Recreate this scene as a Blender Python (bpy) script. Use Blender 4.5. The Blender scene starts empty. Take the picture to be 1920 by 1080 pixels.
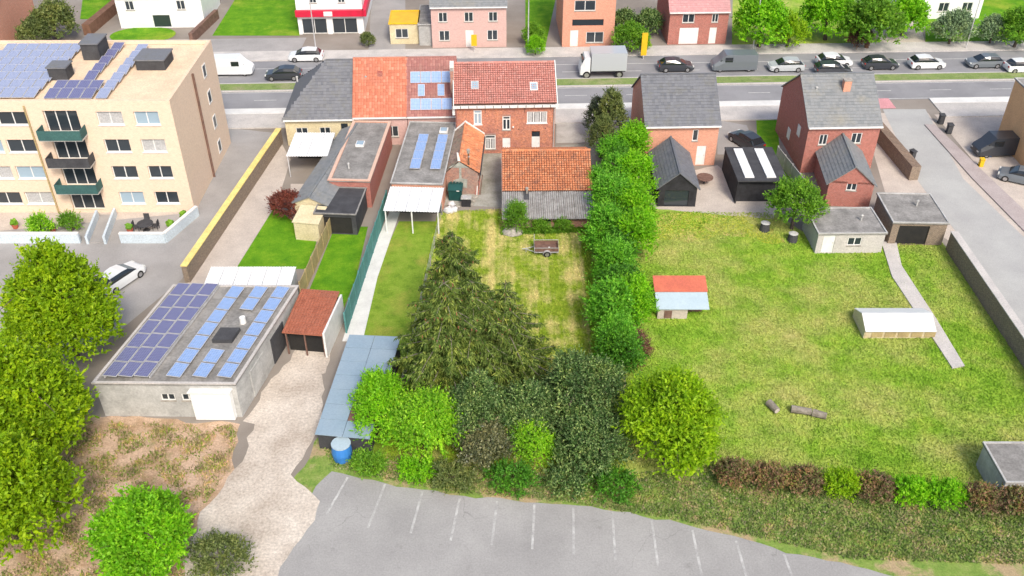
import bpy, math, random
import numpy as np
from mathutils import Vector
from mathutils.geometry import tessellate_polygon
random.seed(7)
C = bpy.context.scene.collection
sc = bpy.context.scene
PI = math.pi

# ------------------------------------------------------------------ camera
CAM_H, PITCH, FOC = 44.6, math.radians(36.0), 1750.0
cam_d = bpy.data.cameras.new('camera'); cam = bpy.data.objects.new('camera', cam_d); C.objects.link(cam)
cam.location = (0, 0, CAM_H); cam.rotation_euler = (PI/2 - PITCH, 0, 0)
cam_d.sensor_width = 36; cam_d.lens = 36*FOC/1920; cam_d.clip_end = 6000; cam_d.clip_start = 0.5
sc.camera = cam
# ------------------------------------------------------------------ sky, sun, exposure
SUN_EL, SUN_AZ = math.radians(46), math.radians(160)      # azimuth clockwise from +Y
w = bpy.data.worlds.new('World'); sc.world = w; w.use_nodes = True
nt = w.node_tree; bg = nt.nodes['Background']
sky = nt.nodes.new('ShaderNodeTexSky'); sky.sky_type = 'NISHITA'; sky.sun_disc = False
sky.sun_elevation = SUN_EL; sky.sun_rotation = SUN_AZ; sky.dust_density = 4; sky.ozone_density = 1.0
nt.links.new(sky.outputs[0], bg.inputs[0]); bg.inputs[1].default_value = 0.11
sl = bpy.data.lights.new('sun', 'SUN'); sl.energy = 1.5; sl.angle = math.radians(14); sl.color = (1, .93, .82)
so = bpy.data.objects.new('sun', sl); C.objects.link(so)
sdir = Vector((math.sin(SUN_AZ)*math.cos(SUN_EL), math.cos(SUN_AZ)*math.cos(SUN_EL), math.sin(SUN_EL)))
so.rotation_euler = sdir.to_track_quat('Z', 'Y').to_euler(); so.location = (0, 0, 90)
sc.view_settings.view_transform = 'Standard'; sc.view_settings.look = 'None'
sc.view_settings.gamma = 1; sc.view_settings.use_curve_mapping = False
sc.view_settings.exposure = 0.93

# ------------------------------------------------------------------ helpers
def G(px, py, z=0.0):
    """survey: photograph point -> point of the place at height z"""
    a = PITCH + math.atan((py-540)/FOC)
    Y = (CAM_H-z)/math.tan(a)
    dep = Y*math.cos(PITCH) + (CAM_H-z)*math.sin(PITCH)
    return Vector(((px-960)/FOC*dep, Y, z))
def tag(o, label=None, cat=None, group=None, kind=None):
    if label: o['label'] = label
    if cat: o['category'] = cat
    if group: o['group'] = group
    if kind: o['kind'] = kind
    return o
def thing(name, label, cat, loc=(0, 0, 0), rz=0.0, group=None):
    o = bpy.data.objects.new(name, None); C.objects.link(o)
    o.location = loc; o.rotation_euler = (0, 0, rz); o.empty_display_size = .3
    return tag(o, label, cat, group)
def link(name, me, parent=None, loc=None, rot=None):
    o = bpy.data.objects.new(name, me); C.objects.link(o)
    if parent: o.parent = parent
    if loc is not None: o.location = loc
    if rot is not None: o.rotation_euler = rot
    return o
def copy_tree(o, parent=None):
    c = o.copy(); C.objects.link(c)
    if parent: c.parent = parent
    for ch in list(o.children): copy_tree(ch, c)
    return c
class MB:
    def __init__(s): s.v = []; s.f = []; s.m2 = set()
    def quad(s, *p):
        n = len(s.v); s.v += [tuple(q) for q in p]; s.f.append(tuple(range(n, n+len(p)))); return s
    def box(s, x0, x1, y0, y1, z0, z1):
        n = len(s.v)
        s.v += [(x, y, z) for z in (z0, z1) for y in (y0, y1) for x in (x0, x1)]
        for f in ((0,2,3,1),(4,5,7,6),(0,1,5,4),(2,6,7,3),(0,4,6,2),(1,3,7,5)): s.f.append(tuple(n+i for i in f))
        return s
    def prism(s, pts, d):
        """polygon pts (3d, CCW seen from outside tip) extruded by vector d"""
        n = len(s.v); k = len(pts); d = Vector(d)
        s.v += [tuple(Vector(p)) for p in pts] + [tuple(Vector(p)+d) for p in pts]
        s.f.append(tuple(range(n+k-1, n-1, -1))); s.f.append(tuple(range(n+k, n+2*k)))
        for i in range(k):
            j = (i+1) % k; s.f.append((n+i, n+j, n+k+j, n+k+i))
        return s
    def tube(s, p, q, r0, r1=None, n=6, cap=True):
        p, q = Vector(p), Vector(q); r1 = r0 if r1 is None else r1
        d = (q-p).normalized(); a = d.orthogonal().normalized(); b = d.cross(a); m = len(s.v)
        for c, r in ((p, r0), (q, r1)):
            for i in range(n):
                t = 2*PI*i/n; s.v.append(tuple(c + a*math.cos(t)*r + b*math.sin(t)*r))
        for i in range(n):
            j = (i+1) % n; s.f.append((m+i, m+j, m+n+j, m+n+i))
        if cap: s.f.append(tuple(range(m+n-1, m-1, -1))); s.f.append(tuple(range(m+n, m+2*n)))
        return s
    def path(s, pts, radii, n=6):
        for i in range(len(pts)-1): s.tube(pts[i], pts[i+1], radii[i], radii[i+1], n)
        return s
    def lump(s, c, r, seed=0, nu=9, nv=6, amp=.15):
        rg = random.Random(seed); m = len(s.v); c = Vector(c)
        if not hasattr(r, '__len__'): r = (r, r, r)
        s.v.append((c.x, c.y, c.z - r[2]))
        for j in range(1, nv):
            t = PI*j/nv - PI/2
            for i in range(nu):
                a = 2*PI*i/nu; k = 1+rg.uniform(-amp, amp)
                s.v.append((c.x+math.cos(a)*math.cos(t)*r[0]*k, c.y+math.sin(a)*math.cos(t)*r[1]*k, c.z+math.sin(t)*r[2]*k))
        s.v.append((c.x, c.y, c.z + r[2])); e = len(s.v)-1
        for i in range(nu):
            j = (i+1) % nu; s.f.append((m, m+1+j, m+1+i)); s.f.append((e, e-nu+i, e-nu+j))
            for k in range(nv-2):
                a = m+1+k*nu; s.f.append((a+i, a+j, a+nu+j, a+nu+i))
        return s
    def mesh(s, name, mat, mat2=None):
        me = bpy.data.meshes.new(name); me.from_pydata(s.v, [], s.f); me.materials.append(mat)
        if mat2:
            me.materials.append(mat2)
            for i in s.m2: me.polygons[i].material_index = 1
        me.update(); return me
    def build(s, name, mat, parent=None, label=None, kind=None, smooth=False, loc=None, rot=None, mat2=None):
        me = s.mesh(name, mat, mat2)
        if smooth:
            for p in me.polygons: p.use_smooth = True
        o = link(name, me, parent, loc, rot)
        if label: o['label'] = label
        if kind: o['kind'] = kind
        return o

# ------------------------------------------------------------------ materials (all procedural)
def N(nt, t, **k):
    n = nt.nodes.new(t)
    for a, b in k.items(): setattr(n, a, b)
    return n
def base_mat(name, rough=.85, metal=0.0, spec=.3):
    m = bpy.data.materials.new(name); m.use_nodes = True
    b = m.node_tree.nodes['Principled BSDF']
    b.inputs['Roughness'].default_value = rough; b.inputs['Metallic'].default_value = metal
    b.inputs['Specular IOR Level'].default_value = spec
    return m, m.node_tree, b
def ramp(nt, stops, fac):
    r = N(nt, 'ShaderNodeValToRGB'); e = r.color_ramp.elements
    while len(e) < len(stops): e.new(.5)
    for i, (p, c) in enumerate(stops): e[i].position = p; e[i].color = (*c, 1)
    nt.links.new(fac, r.inputs[0]); return r.outputs[0]
def noise(nt, vec, scale, detail=6, rough=.6, dist=0):
    n = N(nt, 'ShaderNodeTexNoise'); n.inputs['Scale'].default_value = scale
    n.inputs['Detail'].default_value = detail; n.inputs['Roughness'].default_value = rough; n.inputs['Distortion'].default_value = dist
    nt.links.new(vec, n.inputs['Vector']); return n.outputs['Fac']
def mix(nt, fac, a, b, mode='MIX'):
    n = N(nt, 'ShaderNodeMix', data_type='RGBA', blend_type=mode)
    if isinstance(fac, float): n.inputs[0].default_value = fac
    else: nt.links.new(fac, n.inputs[0])
    for s, c in ((6, a), (7, b)):
        if isinstance(c, tuple): n.inputs[s].default_value = (*c, 1)
        else: nt.links.new(c, n.inputs[s])
    return n.outputs[2]
def bump(nt, b, h, strength=.3, dist=.02):
    n = N(nt, 'ShaderNodeBump'); n.inputs['Strength'].default_value = strength; n.inputs['Distance'].default_value = dist
    nt.links.new(h, n.inputs['Height']); nt.links.new(n.outputs[0], b.inputs['Normal'])
def pos(nt): return N(nt, 'ShaderNodeNewGeometry').outputs['Position']
def M(name, c1, c2=None, scale=1.5, fine=25, rough=.85, metal=0, spec=.3, grain=.25, bmp=.2, lo=.35, hi=.65):
    """two-tone weathered surface: broad stains plus fine grain"""
    m, nt, b = base_mat(name, rough, metal, spec); p = pos(nt)
    c2 = c2 or tuple(x*.75 for x in c1)
    col = ramp(nt, [(lo, c1), (hi, c2)], noise(nt, p, scale, 8))
    g = noise(nt, p, fine, 4, .7)
    gr = ramp(nt, [(.25, (1-grain,)*3), (.75, (1+grain,)*3)], g)
    col = mix(nt, 1.0, col, gr, 'MULTIPLY')
    nt.links.new(col, b.inputs['Base Color'])
    if bmp: bump(nt, b, g, bmp)
    return m
def island(nt): return N(nt, 'ShaderNodeNewGeometry').outputs['Random Per Island']
def tile_mat(name, cols, dirt, rough=.8, dscale=.5, dlo=.5, dhi=.75):
    """each tile its own fired colour, with lichen in patches"""
    m, nt, b = base_mat(name, rough); p = pos(nt)
    k = len(cols); col = ramp(nt, [(i/(k-1), c) for i, c in enumerate(cols)], island(nt))
    d = ramp(nt, [(dlo, (0,)*3), (dhi, (1,)*3)], noise(nt, p, dscale, 10, .75))
    col = mix(nt, d, col, dirt)
    g = ramp(nt, [(.3, (.8,)*3), (.7, (1.15,)*3)], noise(nt, p, 9, 5, .8))
    col = mix(nt, 1.0, col, g, 'MULTIPLY')
    nt.links.new(col, b.inputs['Base Color']); return m
def brick_mat(name, c1, c2, mortar, patch=None, bw=.24, bh=.085, grainy=.38):
    m, nt, b = base_mat(name, .9)
    t = N(nt, 'ShaderNodeTexCoord').outputs['Object']; s = N(nt, 'ShaderNodeSeparateXYZ'); nt.links.new(t, s.inputs[0])
    a = N(nt, 'ShaderNodeMath', operation='ADD'); nt.links.new(s.outputs[0], a.inputs[0]); nt.links.new(s.outputs[1], a.inputs[1])
    cb = N(nt, 'ShaderNodeCombineXYZ'); nt.links.new(a.outputs[0], cb.inputs[0]); nt.links.new(s.outputs[2], cb.inputs[1])
    br = N(nt, 'ShaderNodeTexBrick'); nt.links.new(cb.outputs[0], br.inputs['Vector'])
    br.inputs['Scale'].default_value = 1; br.inputs['Brick Width'].default_value = bw; br.inputs['Row Height'].default_value = bh
    br.inputs['Mortar Size'].default_value = .012; br.inputs['Mortar'].default_value = (*mortar, 1)
    br.inputs['Color1'].default_value = (*c1, 1); br.inputs['Color2'].default_value = (*c2, 1)
    col = br.outputs['Color']; p = pos(nt)
    if patch:
        col = mix(nt, ramp(nt, [(.45, (0,)*3), (.62, (.75,)*3)], noise(nt, p, .35, 7, .7)), col, patch)
    col = mix(nt, 1.0, col, ramp(nt, [(.3, (1-grainy,)*3), (.7, (1+grainy,)*3)], noise(nt, p, 5.5, 6, .85)), 'MULTIPLY')
    nt.links.new(col, b.inputs['Base Color']); bump(nt, b, br.outputs['Fac'], -.3); return m
def leaf_mat(name, cols, trans=.35, rough=.55, spec=.3):
    m = bpy.data.materials.new(name); m.use_nodes = True; nt = m.node_tree
    b = nt.nodes['Principled BSDF']; out = nt.nodes['Material Output']
    b.inputs['Roughness'].default_value = rough; b.inputs['Specular IOR Level'].default_value = spec
    k = len(cols); p = pos(nt)
    col = ramp(nt, [(i/(k-1), c) for i, c in enumerate(cols)], island(nt))
    col = mix(nt, 1.0, col, ramp(nt, [(.32, (.62, .66, .75)), (.5, (1, 1, 1)), (.68, (1.45, 1.25, 1.0))], noise(nt, p, .8, 4, .65)), 'MULTIPLY')
    nt.links.new(col, b.inputs['Base Color'])
    t = N(nt, 'ShaderNodeBsdfTranslucent'); nt.links.new(col, t.inputs[0])
    ms = N(nt, 'ShaderNodeMixShader'); ms.inputs[0].default_value = trans
    nt.links.new(b.outputs[0], ms.inputs[1]); nt.links.new(t.outputs[0], ms.inputs[2]); nt.links.new(ms.outputs[0], out.inputs[0])
    return m
def lawn_mat(name, greens, dry, stripes=False, dry_lo=.45, dry_hi=.6, sc1=.22, sc2=1.6, center=None):
    m, nt, b = base_mat(name, .9, 0, .1); p = pos(nt)
    col = ramp(nt, [(.3, greens[0]), (.5, greens[1]), (.7, greens[2])], noise(nt, p, sc2, 8, .7))
    n1 = noise(nt, p, sc1, 8, .65)
    if stripes:
        mp = N(nt, 'ShaderNodeMapping'); mp.inputs['Rotation'].default_value = (0, 0, math.radians(4)); mp.inputs['Scale'].default_value = (1.25, .03, 1)
        nt.links.new(p, mp.inputs[0]); st = noise(nt, mp.outputs[0], 1.0, 2, .5)
        ad = N(nt, 'ShaderNodeMath', operation='MULTIPLY_ADD'); nt.links.new(st, ad.inputs[0]); ad.inputs[1].default_value = .75; nt.links.new(n1, ad.inputs[2])
        sb = N(nt, 'ShaderNodeMath', operation='SUBTRACT'); nt.links.new(ad.outputs[0], sb.inputs[0]); sb.inputs[1].default_value = .375; n1 = sb.outputs[0]
    if center:      # worn, dry middle of the plot; greener and damper near the hedge, wall and shed
        s = N(nt, 'ShaderNodeSeparateXYZ'); nt.links.new(p, s.inputs[0])
        mr = N(nt, 'ShaderNodeMath', operation='SUBTRACT'); nt.links.new(s.outputs[0], mr.inputs[0]); mr.inputs[1].default_value = center[0]
        ab = N(nt, 'ShaderNodeMath', operation='ABSOLUTE'); nt.links.new(mr.outputs[0], ab.inputs[0])
        ml = N(nt, 'ShaderNodeMath', operation='MULTIPLY'); nt.links.new(ab.outputs[0], ml.inputs[0]); ml.inputs[1].default_value = .014
        s2 = N(nt, 'ShaderNodeMath', operation='SUBTRACT'); nt.links.new(n1, s2.inputs[0]); nt.links.new(ml.outputs[0], s2.inputs[1]); n1 = s2.outputs[0]
    f = ramp(nt, [(dry_lo, (0,)*3), (dry_hi, (1,)*3)], n1)
    d2 = ramp(nt, [(.3, dry), (.7, tuple(x*.72 for x in dry))], noise(nt, p, 3.5, 6, .8))
    col = mix(nt, f, col, d2)
    col = mix(nt, 1.0, col, ramp(nt, [(.25, (.5,)*3), (.75, (1.5,)*3)], noise(nt, p, 8, 6, .85)), 'MULTIPLY')
    nt.links.new(col, b.inputs['Base Color']); bump(nt, b, noise(nt, p, 14, 4, .8), .5, .05); return m
def glass_mat(name, c=(.03, .04, .05), rough=.08):
    m, nt, b = base_mat(name, rough, 0, .8); b.inputs['Base Color'].default_value = (*c, 1); return m
def solar_mat(name, c, line):
    m, nt, b = base_mat(name, .18, 0, .8)
    t = N(nt, 'ShaderNodeTexCoord').outputs['Object']
    br = N(nt, 'ShaderNodeTexBrick'); br.offset = 0; nt.links.new(t, br.inputs['Vector'])
    br.inputs['Scale'].default_value = 1; br.inputs['Brick Width'].default_value = .165; br.inputs['Row Height'].default_value = .165
    br.inputs['Mortar Size'].default_value = .006; br.inputs['Mortar'].default_value = (*line, 1)
    br.inputs['Color1'].default_value = (*c, 1); br.inputs['Color2'].default_value = tuple(x*1.2 for x in c)+(1,)
    nt.links.new(br.outputs['Color'], b.inputs['Base Color']); return m

m_ground = M('ground', (.30, .27, .24), (.22, .19, .16), .15)
m_asphalt = M('asphalt', (.285, .285, .295), (.22, .22, .23), .25, 12, grain=.15)
m_asphalt_pale = M('pale_asphalt', (.36, .345, .335), (.29, .28, .27), .3, 10, grain=.15)
def worn_asphalt():
    m, nt, b = base_mat('parking_asphalt', .9); p = pos(nt)
    col = ramp(nt, [(.3, (.36, .355, .345)), (.7, (.27, .265, .26))], noise(nt, p, .22, 9, .65))
    col = mix(nt, ramp(nt, [(.62, (0,)*3), (.74, (.55,)*3)], noise(nt, p, .55, 5, .7)), col, (.17, .165, .16))
    v = N(nt, 'ShaderNodeTexVoronoi', feature='DISTANCE_TO_EDGE'); v.inputs['Scale'].default_value = .23
    wv = N(nt, 'ShaderNodeVectorMath', operation='ADD'); nt.links.new(p, wv.inputs[0])
    nz = N(nt, 'ShaderNodeTexNoise'); nz.inputs['Scale'].default_value = .9; nz.inputs['Detail'].default_value = 5; nt.links.new(p, nz.inputs['Vector'])
    nt.links.new(nz.outputs['Color'], wv.inputs[1]); nt.links.new(wv.outputs[0], v.inputs['Vector'])
    mk = ramp(nt, [(.52, (0,)*3), (.62, (.45,)*3)], noise(nt, p, .35, 3))
    ln = ramp(nt, [(.002, (1,)*3), (.008, (0,)*3)], v.outputs['Distance'])
    col = mix(nt, mix(nt, 1.0, ln, mk, 'MULTIPLY'), col, (.16, .155, .15))
    g = noise(nt, p, 9, 4, .7); col = mix(nt, 1.0, col, ramp(nt, [(.25, (.84,)*3), (.75, (1.16,)*3)], g), 'MULTIPLY')
    nt.links.new(col, b.inputs['Base Color']); bump(nt, b, g, .2); return m
m_lot = worn_asphalt()
m_side_road = M('side_road_asphalt', (.42, .425, .41), (.36, .36, .355), .3, 9, grain=.15)
m_pave = M('pavement', (.55, .52, .49), (.44, .42, .40), .6, 8)
m_bike = M('white_kerb_stone', (.7, .7, .68), (.6, .6, .58), .8, 9, grain=.1)
m_beige = M('beige_paving', (.54, .48, .42), (.44, .385, .34), .5, 8)
m_pink = M('pink_surface', (.62, .3, .32), (.52, .25, .26), .6, 8)
m_gravel = M('gravel', (.60, .54, .47), (.42, .36, .30), .35, 6, grain=.35, bmp=.6)
m_drive = M('driveway_gravel', (.46, .44, .41), (.36, .34, .31), .8, 14, grain=.3, bmp=.5)
m_yard = M('yard_concrete', (.42, .41, .38), (.20, .20, .15), .55, 7, grain=.22, lo=.3, hi=.75)
m_dirt = M('dirt', (.36, .23, .15), (.20, .12, .075), .5, 5, grain=.4, bmp=.6)
m_verge = lawn_mat('verge', ((.11, .21, .04), (.19, .28, .06), (.27, .32, .1)), (.44, .34, .2), dry_lo=.5, dry_hi=.6, sc1=.4)
m_lawn = lawn_mat('plot_lawn', ((.14, .25, .015), (.27, .38, .035), (.40, .46, .07)), (.72, .64, .27), True, .40, .62, .42, 1.5, (.2,))
m_lawn_big = lawn_mat('garden_lawn', ((.13, .28, .018), (.24, .40, .04), (.36, .46, .07)), (.56, .52, .19), False, .43, .70, .13, .55)
m_lawn_green = lawn_mat('green_lawn', ((.06, .19, .01), (.11, .27, .012), (.19, .34, .02)), (.35, .42, .05), False, .55, .75, .15, .7)
m_median = lawn_mat('median_grass', ((.12, .19, .05), (.2, .27, .09), (.24, .3, .1)), (.36, .34, .2), False, .5, .7, .3, 1)
m_field = lawn_mat('rough_field', ((.16, .20, .05), (.34, .23, .14), (.42, .28, .18)), (.60, .43, .31), False, .36, .56, .5, 1.4)
m_white = M('white_paint', (.78, .78, .76), (.66, .66, .64), 2, 12, rough=.5, grain=.06, bmp=.05)
m_bright = M('white_sheet', (.82, .83, .82), (.74, .75, .75), 1, 9, rough=.4, grain=.05, bmp=.05)
m_line = M('road_paint', (.6, .6, .58), (.42, .42, .41), 2.5, 14, grain=.2)
m_bay = M('worn_bay_paint', (.50, .50, .49), (.33, .325, .32), 1.6, 9, grain=.2, lo=.35, hi=.6)
m_grey = M('grey_render', (.50, .50, .485), (.34, .34, .33), .9, 7, grain=.2)
m_flat = M('bitumen_roof', (.30, .29, .275), (.17, .165, .155), .8, 6, grain=.3)
m_dark = M('dark_sheet', (.07, .072, .078), (.045, .045, .05), 1, 10)
m_black = M('black_timber', (.035, .035, .04), (.02, .02, .022), 2, 14)
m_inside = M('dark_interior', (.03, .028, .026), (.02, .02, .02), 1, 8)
m_metal = M('galvanised_metal', (.6, .6, .6), (.46, .46, .47), 2, 14, rough=.45, metal=.25)
m_rust = M('rusty_metal', (.22, .12, .07), (.10, .06, .045), 6, 22, rough=.8)
m_wood = M('weathered_wood', (.22, .13, .10), (.13, .075, .06), 2.5, 18)
m_bark = M('bark', (.13, .10, .08), (.07, .055, .045), 3, 14, bmp=.6)
m_bark_pale = M('pale_bark', (.28, .25, .21), (.16, .14, .11), 3, 14)
m_rubber = M('rubber', (.03, .03, .03), (.02, .02, .02), 3, 14)
m_rim = M('wheel_rim', (.5, .5, .52), (.4, .4, .4), 3, 14, rough=.35, metal=.7)
m_glass = glass_mat('window_glass')
m_carglass = glass_mat('car_glass', (.015, .02, .025), .05)
m_curtain = M('grey_curtain', (.34, .34, .34), (.5, .5, .5), 7, 22)
m_blueglass = glass_mat('sky_window_glass', (.3, .4, .48), .1)
m_green_awn = M('green_balcony_panel', (.05, .13, .12), (.04, .1, .1), 1, 9)
m_teal = M('teal_fence', (.07, .22, .21), (.10, .27, .26), .8, 9)
m_yellow = M('yellow_render', (.82, .66, .24), (.68, .52, .18), .6, 8)
m_cream = M('cream_render', (.66, .58, .38), (.56, .48, .3), .7, 8)
m_fence = M('straw_fence', (.46, .36, .18), (.34, .26, .13), 1, 9)
m_sand_brick = brick_mat('sand_brick', (.76, .58, .42), (.70, .52, .37), (.72, .6, .5), grainy=.12)
m_brick = brick_mat('orange_brick', (.60, .175, .06), (.40, .10, .045), (.46, .36, .3), (.30, .13, .12), grainy=.5)
m_brick_old = brick_mat('old_brick', (.46, .18, .11), (.30, .11, .08), (.36, .32, .28), (.28, .25, .22))
m_brick_salmon = brick_mat('salmon_brick', (.66, .27, .17), (.58, .22, .135), (.6, .42, .33), grainy=.2)
m_brick_red = brick_mat('red_brick', (.42, .11, .08), (.33, .09, .07), (.4, .28, .24))
m_brick_pink = brick_mat('pink_brick', (.62, .40, .36), (.56, .35, .32), (.55, .42, .38), grainy=.15)
m_garden_wall = brick_mat('garden_wall_brick', (.24, .17, .12), (.17, .12, .09), (.3, .27, .22))
m_cement = M('flaking_cement', (.42, .43, .38), (.27, .28, .25), 3, 10)
m_tile_main = tile_mat('red_concrete_tiles', [(.54, .22, .18), (.59, .26, .215), (.49, .19, .155), (.62, .31, .265)], (.24, .14, .12), dscale=.6, dlo=.5, dhi=.8)
m_tile_or = tile_mat('orange_pantiles', [(.58, .21, .095), (.66, .26, .125), (.50, .17, .075), (.68, .32, .17)], (.22, .12, .09), dscale=1.1, dlo=.5, dhi=.72)
m_tile_moss = tile_mat('mossy_pantiles', [(.24, .14, .11), (.30, .22, .18), (.15, .11, .10)], (.20, .19, .13), dscale=.8, dlo=.45, dhi=.7)
m_tile_nb = tile_mat('faded_tiles', [(.55, .20, .12), (.46, .15, .09), (.60, .26, .17)], (.42, .17, .12), dscale=.3)
m_tile_dull = tile_mat('dull_red_tiles', [(.34, .15, .13), (.30, .13, .12), (.4, .2, .17)], (.26, .14, .12))
m_tile_pink = tile_mat('pink_tiles', [(.52, .28, .28), (.48, .25, .25), (.56, .32, .31)], (.4, .24, .24))
m_tile_brown = tile_mat('red_brown_tiles', [(.36, .12, .07), (.40, .14, .085), (.30, .10, .06)], (.3, .12, .08))
m_slate = tile_mat('dark_slates', [(.15, .157, .175), (.18, .187, .205), (.13, .137, .155)], (.17, .17, .155), .7, 1.1, .5, .7)
m_slate_grey = tile_mat('grey_slates', [(.21, .225, .235), (.24, .25, .255), (.18, .195, .205)], (.27, .26, .22), .6)
m_under = M('roof_underlay_shade', (.085, .05, .04), (.05, .035, .03), 2, 9)  # underlay coloured dark so the gaps between tiles read as shade
m_lip_shade = M('tile_lip_shade', (.24, .105, .07), (.11, .055, .045), 2, 9)  # shadow line under each tile overlap, painted on the lip faces
m_groove = M('groove_shade', (.17, .16, .145), (.09, .085, .075), 3, 9)  # shade of the corrugation valleys, painted as a darker colour
m_corr = M('lichened_fibre_cement', (.44, .43, .42), (.24, .225, .21), 1.6, 7, grain=.3, bmp=.3, lo=.4, hi=.7)
m_blue_roof = M('blue_grey_sheet', (.23, .32, .40), (.28, .36, .43), .4, 8, rough=.5, grain=.1)
m_blue_pale = M('pale_blue_sheet', (.42, .52, .58), (.36, .46, .52), .6, 8, rough=.5, grain=.1)
m_red_paint = M('red_fascia', (.62, .02, .06), (.5, .02, .05), 1, 8, rough=.4, grain=.08)
m_yel_paint = M('yellow_paint', (.75, .48, .02), (.65, .4, .02), 1, 8, rough=.45, grain=.08)
m_blue_plastic = M('blue_plastic', (.05, .22, .60), (.04, .18, .5), 1, 8, rough=.4, grain=.08)
m_green_plastic = M('dark_green_plastic', (.015, .075, .07), (.012, .055, .055), 2, 8, rough=.35, grain=.15)
m_bag = M('white_plastic_bag', (.75, .75, .77), (.5, .5, .52), 3, 10, rough=.4, grain=.15)
m_stone = M('pale_stone', (.40, .37, .33), (.27, .25, .22), 3, 9)
m_solar_blue = solar_mat('blue_solar_cells', (.20, .31, .55), (.5, .58, .7))
m_solar_violet = solar_mat('violet_solar_cells', (.115, .12, .24), (.34, .34, .45))
m_solar_pale = solar_mat('pale_solar_cells', (.25, .29, .42), (.45, .48, .58))
L_hedge = leaf_mat('bright_hedge_leaf', [(.07, .27, .012), (.14, .44, .025), (.28, .62, .06), (.09, .33, .015), (.20, .54, .04)], .35)
L_lime = leaf_mat('lime_leaf', [(.16, .44, .015), (.28, .62, .02), (.44, .74, .05), (.10, .32, .015)], .4)
L_spruce = leaf_mat('spruce_needles', [(.04, .078, .014), (.09, .155, .03), (.30, .38, .09), (.06, .11, .02), (.17, .24, .055)], .15, .8, .1)
L_holly = leaf_mat('holly_leaf', [(.03, .07, .018), (.06, .13, .03), (.16, .28, .08), (.33, .44, .16), (.04, .09, .025), (.09, .18, .045)], .15, .5, .2)
L_olive = leaf_mat('olive_leaf', [(.08, .12, .03), (.14, .19, .05), (.24, .28, .10)], .2)
L_conifer = leaf_mat('thuja_leaf', [(.19, .36, .006), (.28, .47, .01), (.38, .55, .015)], .4)
L_round = leaf_mat('fresh_green_leaf', [(.15, .44, .008), (.22, .55, .015), (.32, .62, .03)], .4)
L_yellow = leaf_mat('yellow_green_leaf', [(.20, .40, .008), (.28, .50, .012), (.38, .58, .025)], .4)
L_mid = leaf_mat('mid_green_leaf', [(.10, .27, .02), (.16, .36, .025), (.22, .42, .04)], .35)
L_red = leaf_mat('maroon_leaf', [(.14, .035, .03), (.2, .06, .045), (.24, .09, .06)], .25)
L_brown = leaf_mat('brown_leaf', [(.14, .075, .05), (.2, .11, .07), (.12, .06, .045)], .2)
L_grey = leaf_mat('silver_leaf', [(.22, .33, .16), (.3, .42, .22), (.16, .25, .11)], .25)
m_cone = M('spruce_cone', (.36, .15, .08), (.24, .10, .06), 4, 12)

# ------------------------------------------------------------------ the setting: ground sheets
def sheet(name, pts, z, mat, kind='structure', thick=0.0):
    P = [Vector((p[0], p[1], 0)) for p in pts]
    tri = tessellate_polygon([P]); v = [(p.x, p.y, z) for p in P]; f = []
    for t in tri:
        a, b, c = (P[i] for i in t)
        f.append(tuple(t) if (b-a).cross(c-a).z > 0 else tuple(reversed(t)))
    if thick:
        n = len(v); v += [(p.x, p.y, z-thick) for p in P]
        for i in range(n): j = (i+1) % n; f.append((i, i+n, j+n, j))
    me = bpy.data.meshes.new(name); me.from_pydata(v, [], f); me.materials.append(mat); me.update()
    o = link(name, me); o['kind'] = kind; return o
def ragged(P, amp, step=.7, seed=0):
    """grown or crumbled outline instead of a ruled one"""
    rg = random.Random(seed); out = []
    for i in range(len(P)):
        a, b = P[i], P[(i+1) % len(P)]; L = (b-a).length
        n = min(70, max(1, int(L/step))); nr = Vector((-(b-a).y, (b-a).x, 0)).normalized() if L else Vector()
        ph = rg.random()*6
        for k in range(n):
            t = k/n; e = min(1, k, n-k) if n > 1 else 0
            out.append(a.lerp(b, t)+nr*(amp*e*(math.sin(ph+t*L*.9)*.5+rg.uniform(-.6, .6))))
    return out
def psheet(name, px, z, mat, thick=0.0, rag=0.0):
    P = [G(*p) for p in px]
    return sheet(name, ragged(P, rag, seed=len(px)) if rag else P, z, mat, 'structure', thick)
SR = math.radians(2.1); SU = Vector((math.cos(SR), math.sin(SR), 0)); SV = Vector((-math.sin(SR), math.cos(SR), 0))
def S(u, v): return SU*u + Vector((0, v, 0))           # along the street, v = distance where it crosses x = 0
def strip(name, u0, u1, v0, v1, z, mat, thick=0.0): return sheet(name, [S(u0, v0), S(u1, v0), S(u1, v1), S(u0, v1)], z, mat, 'structure', thick)

sheet('ground', [(-1500, -800), (1500, -800), (1500, 2500), (-1500, 2500)], 0, m_ground)
strip('road', -400, 400, 95.9, 109.6, .006, m_asphalt)
strip('pavement', -400, 33.6, 91.2, 94.6, .11, m_pave, .13)
strip('pavement', 47, 400, 91.2, 94.6, .11, m_pave, .13)
strip('kerb', -400, 33.6, 94.6, 95.9, .14, m_bike, .16)
strip('kerb', 47, 400, 94.6, 95.9, .14, m_bike, .16)
strip('median_kerb', -400, 400, 100.6, 102.9, .12, m_pave, .13)
strip('median_grass', -400, 36, 100.85, 102.65, .135, m_median)
strip('median_grass', 40, 400, 100.85, 102.65, .135, m_median)
strip('pavement', -400, 400, 109.6, 112.6, .11, m_pave, .13)
strip('forecourt', -60, -26.5, 112.7, 117.2, .03, m_asphalt_pale, .04)
strip('cycle_crossing', 36.5, 42.5, 93.6, 96.2, .03, m_pink)
for v, u0, u1 in ((98.3, -120, 120), (105.0, -120, 120)):
    mb = MB()
    u = u0
    while u < u1:
        a, b = S(u, v-.06), S(u+2.5, v+.06)
        mb.quad((a.x, a.y, .012), (b.x, S(u+2.5, v-.06).y, .012), (b.x, b.y, .012), (a.x, S(u, v+.06).y, .012)); u += 7
    mb.build('lane_marking', m_line, kind='structure')
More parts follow.
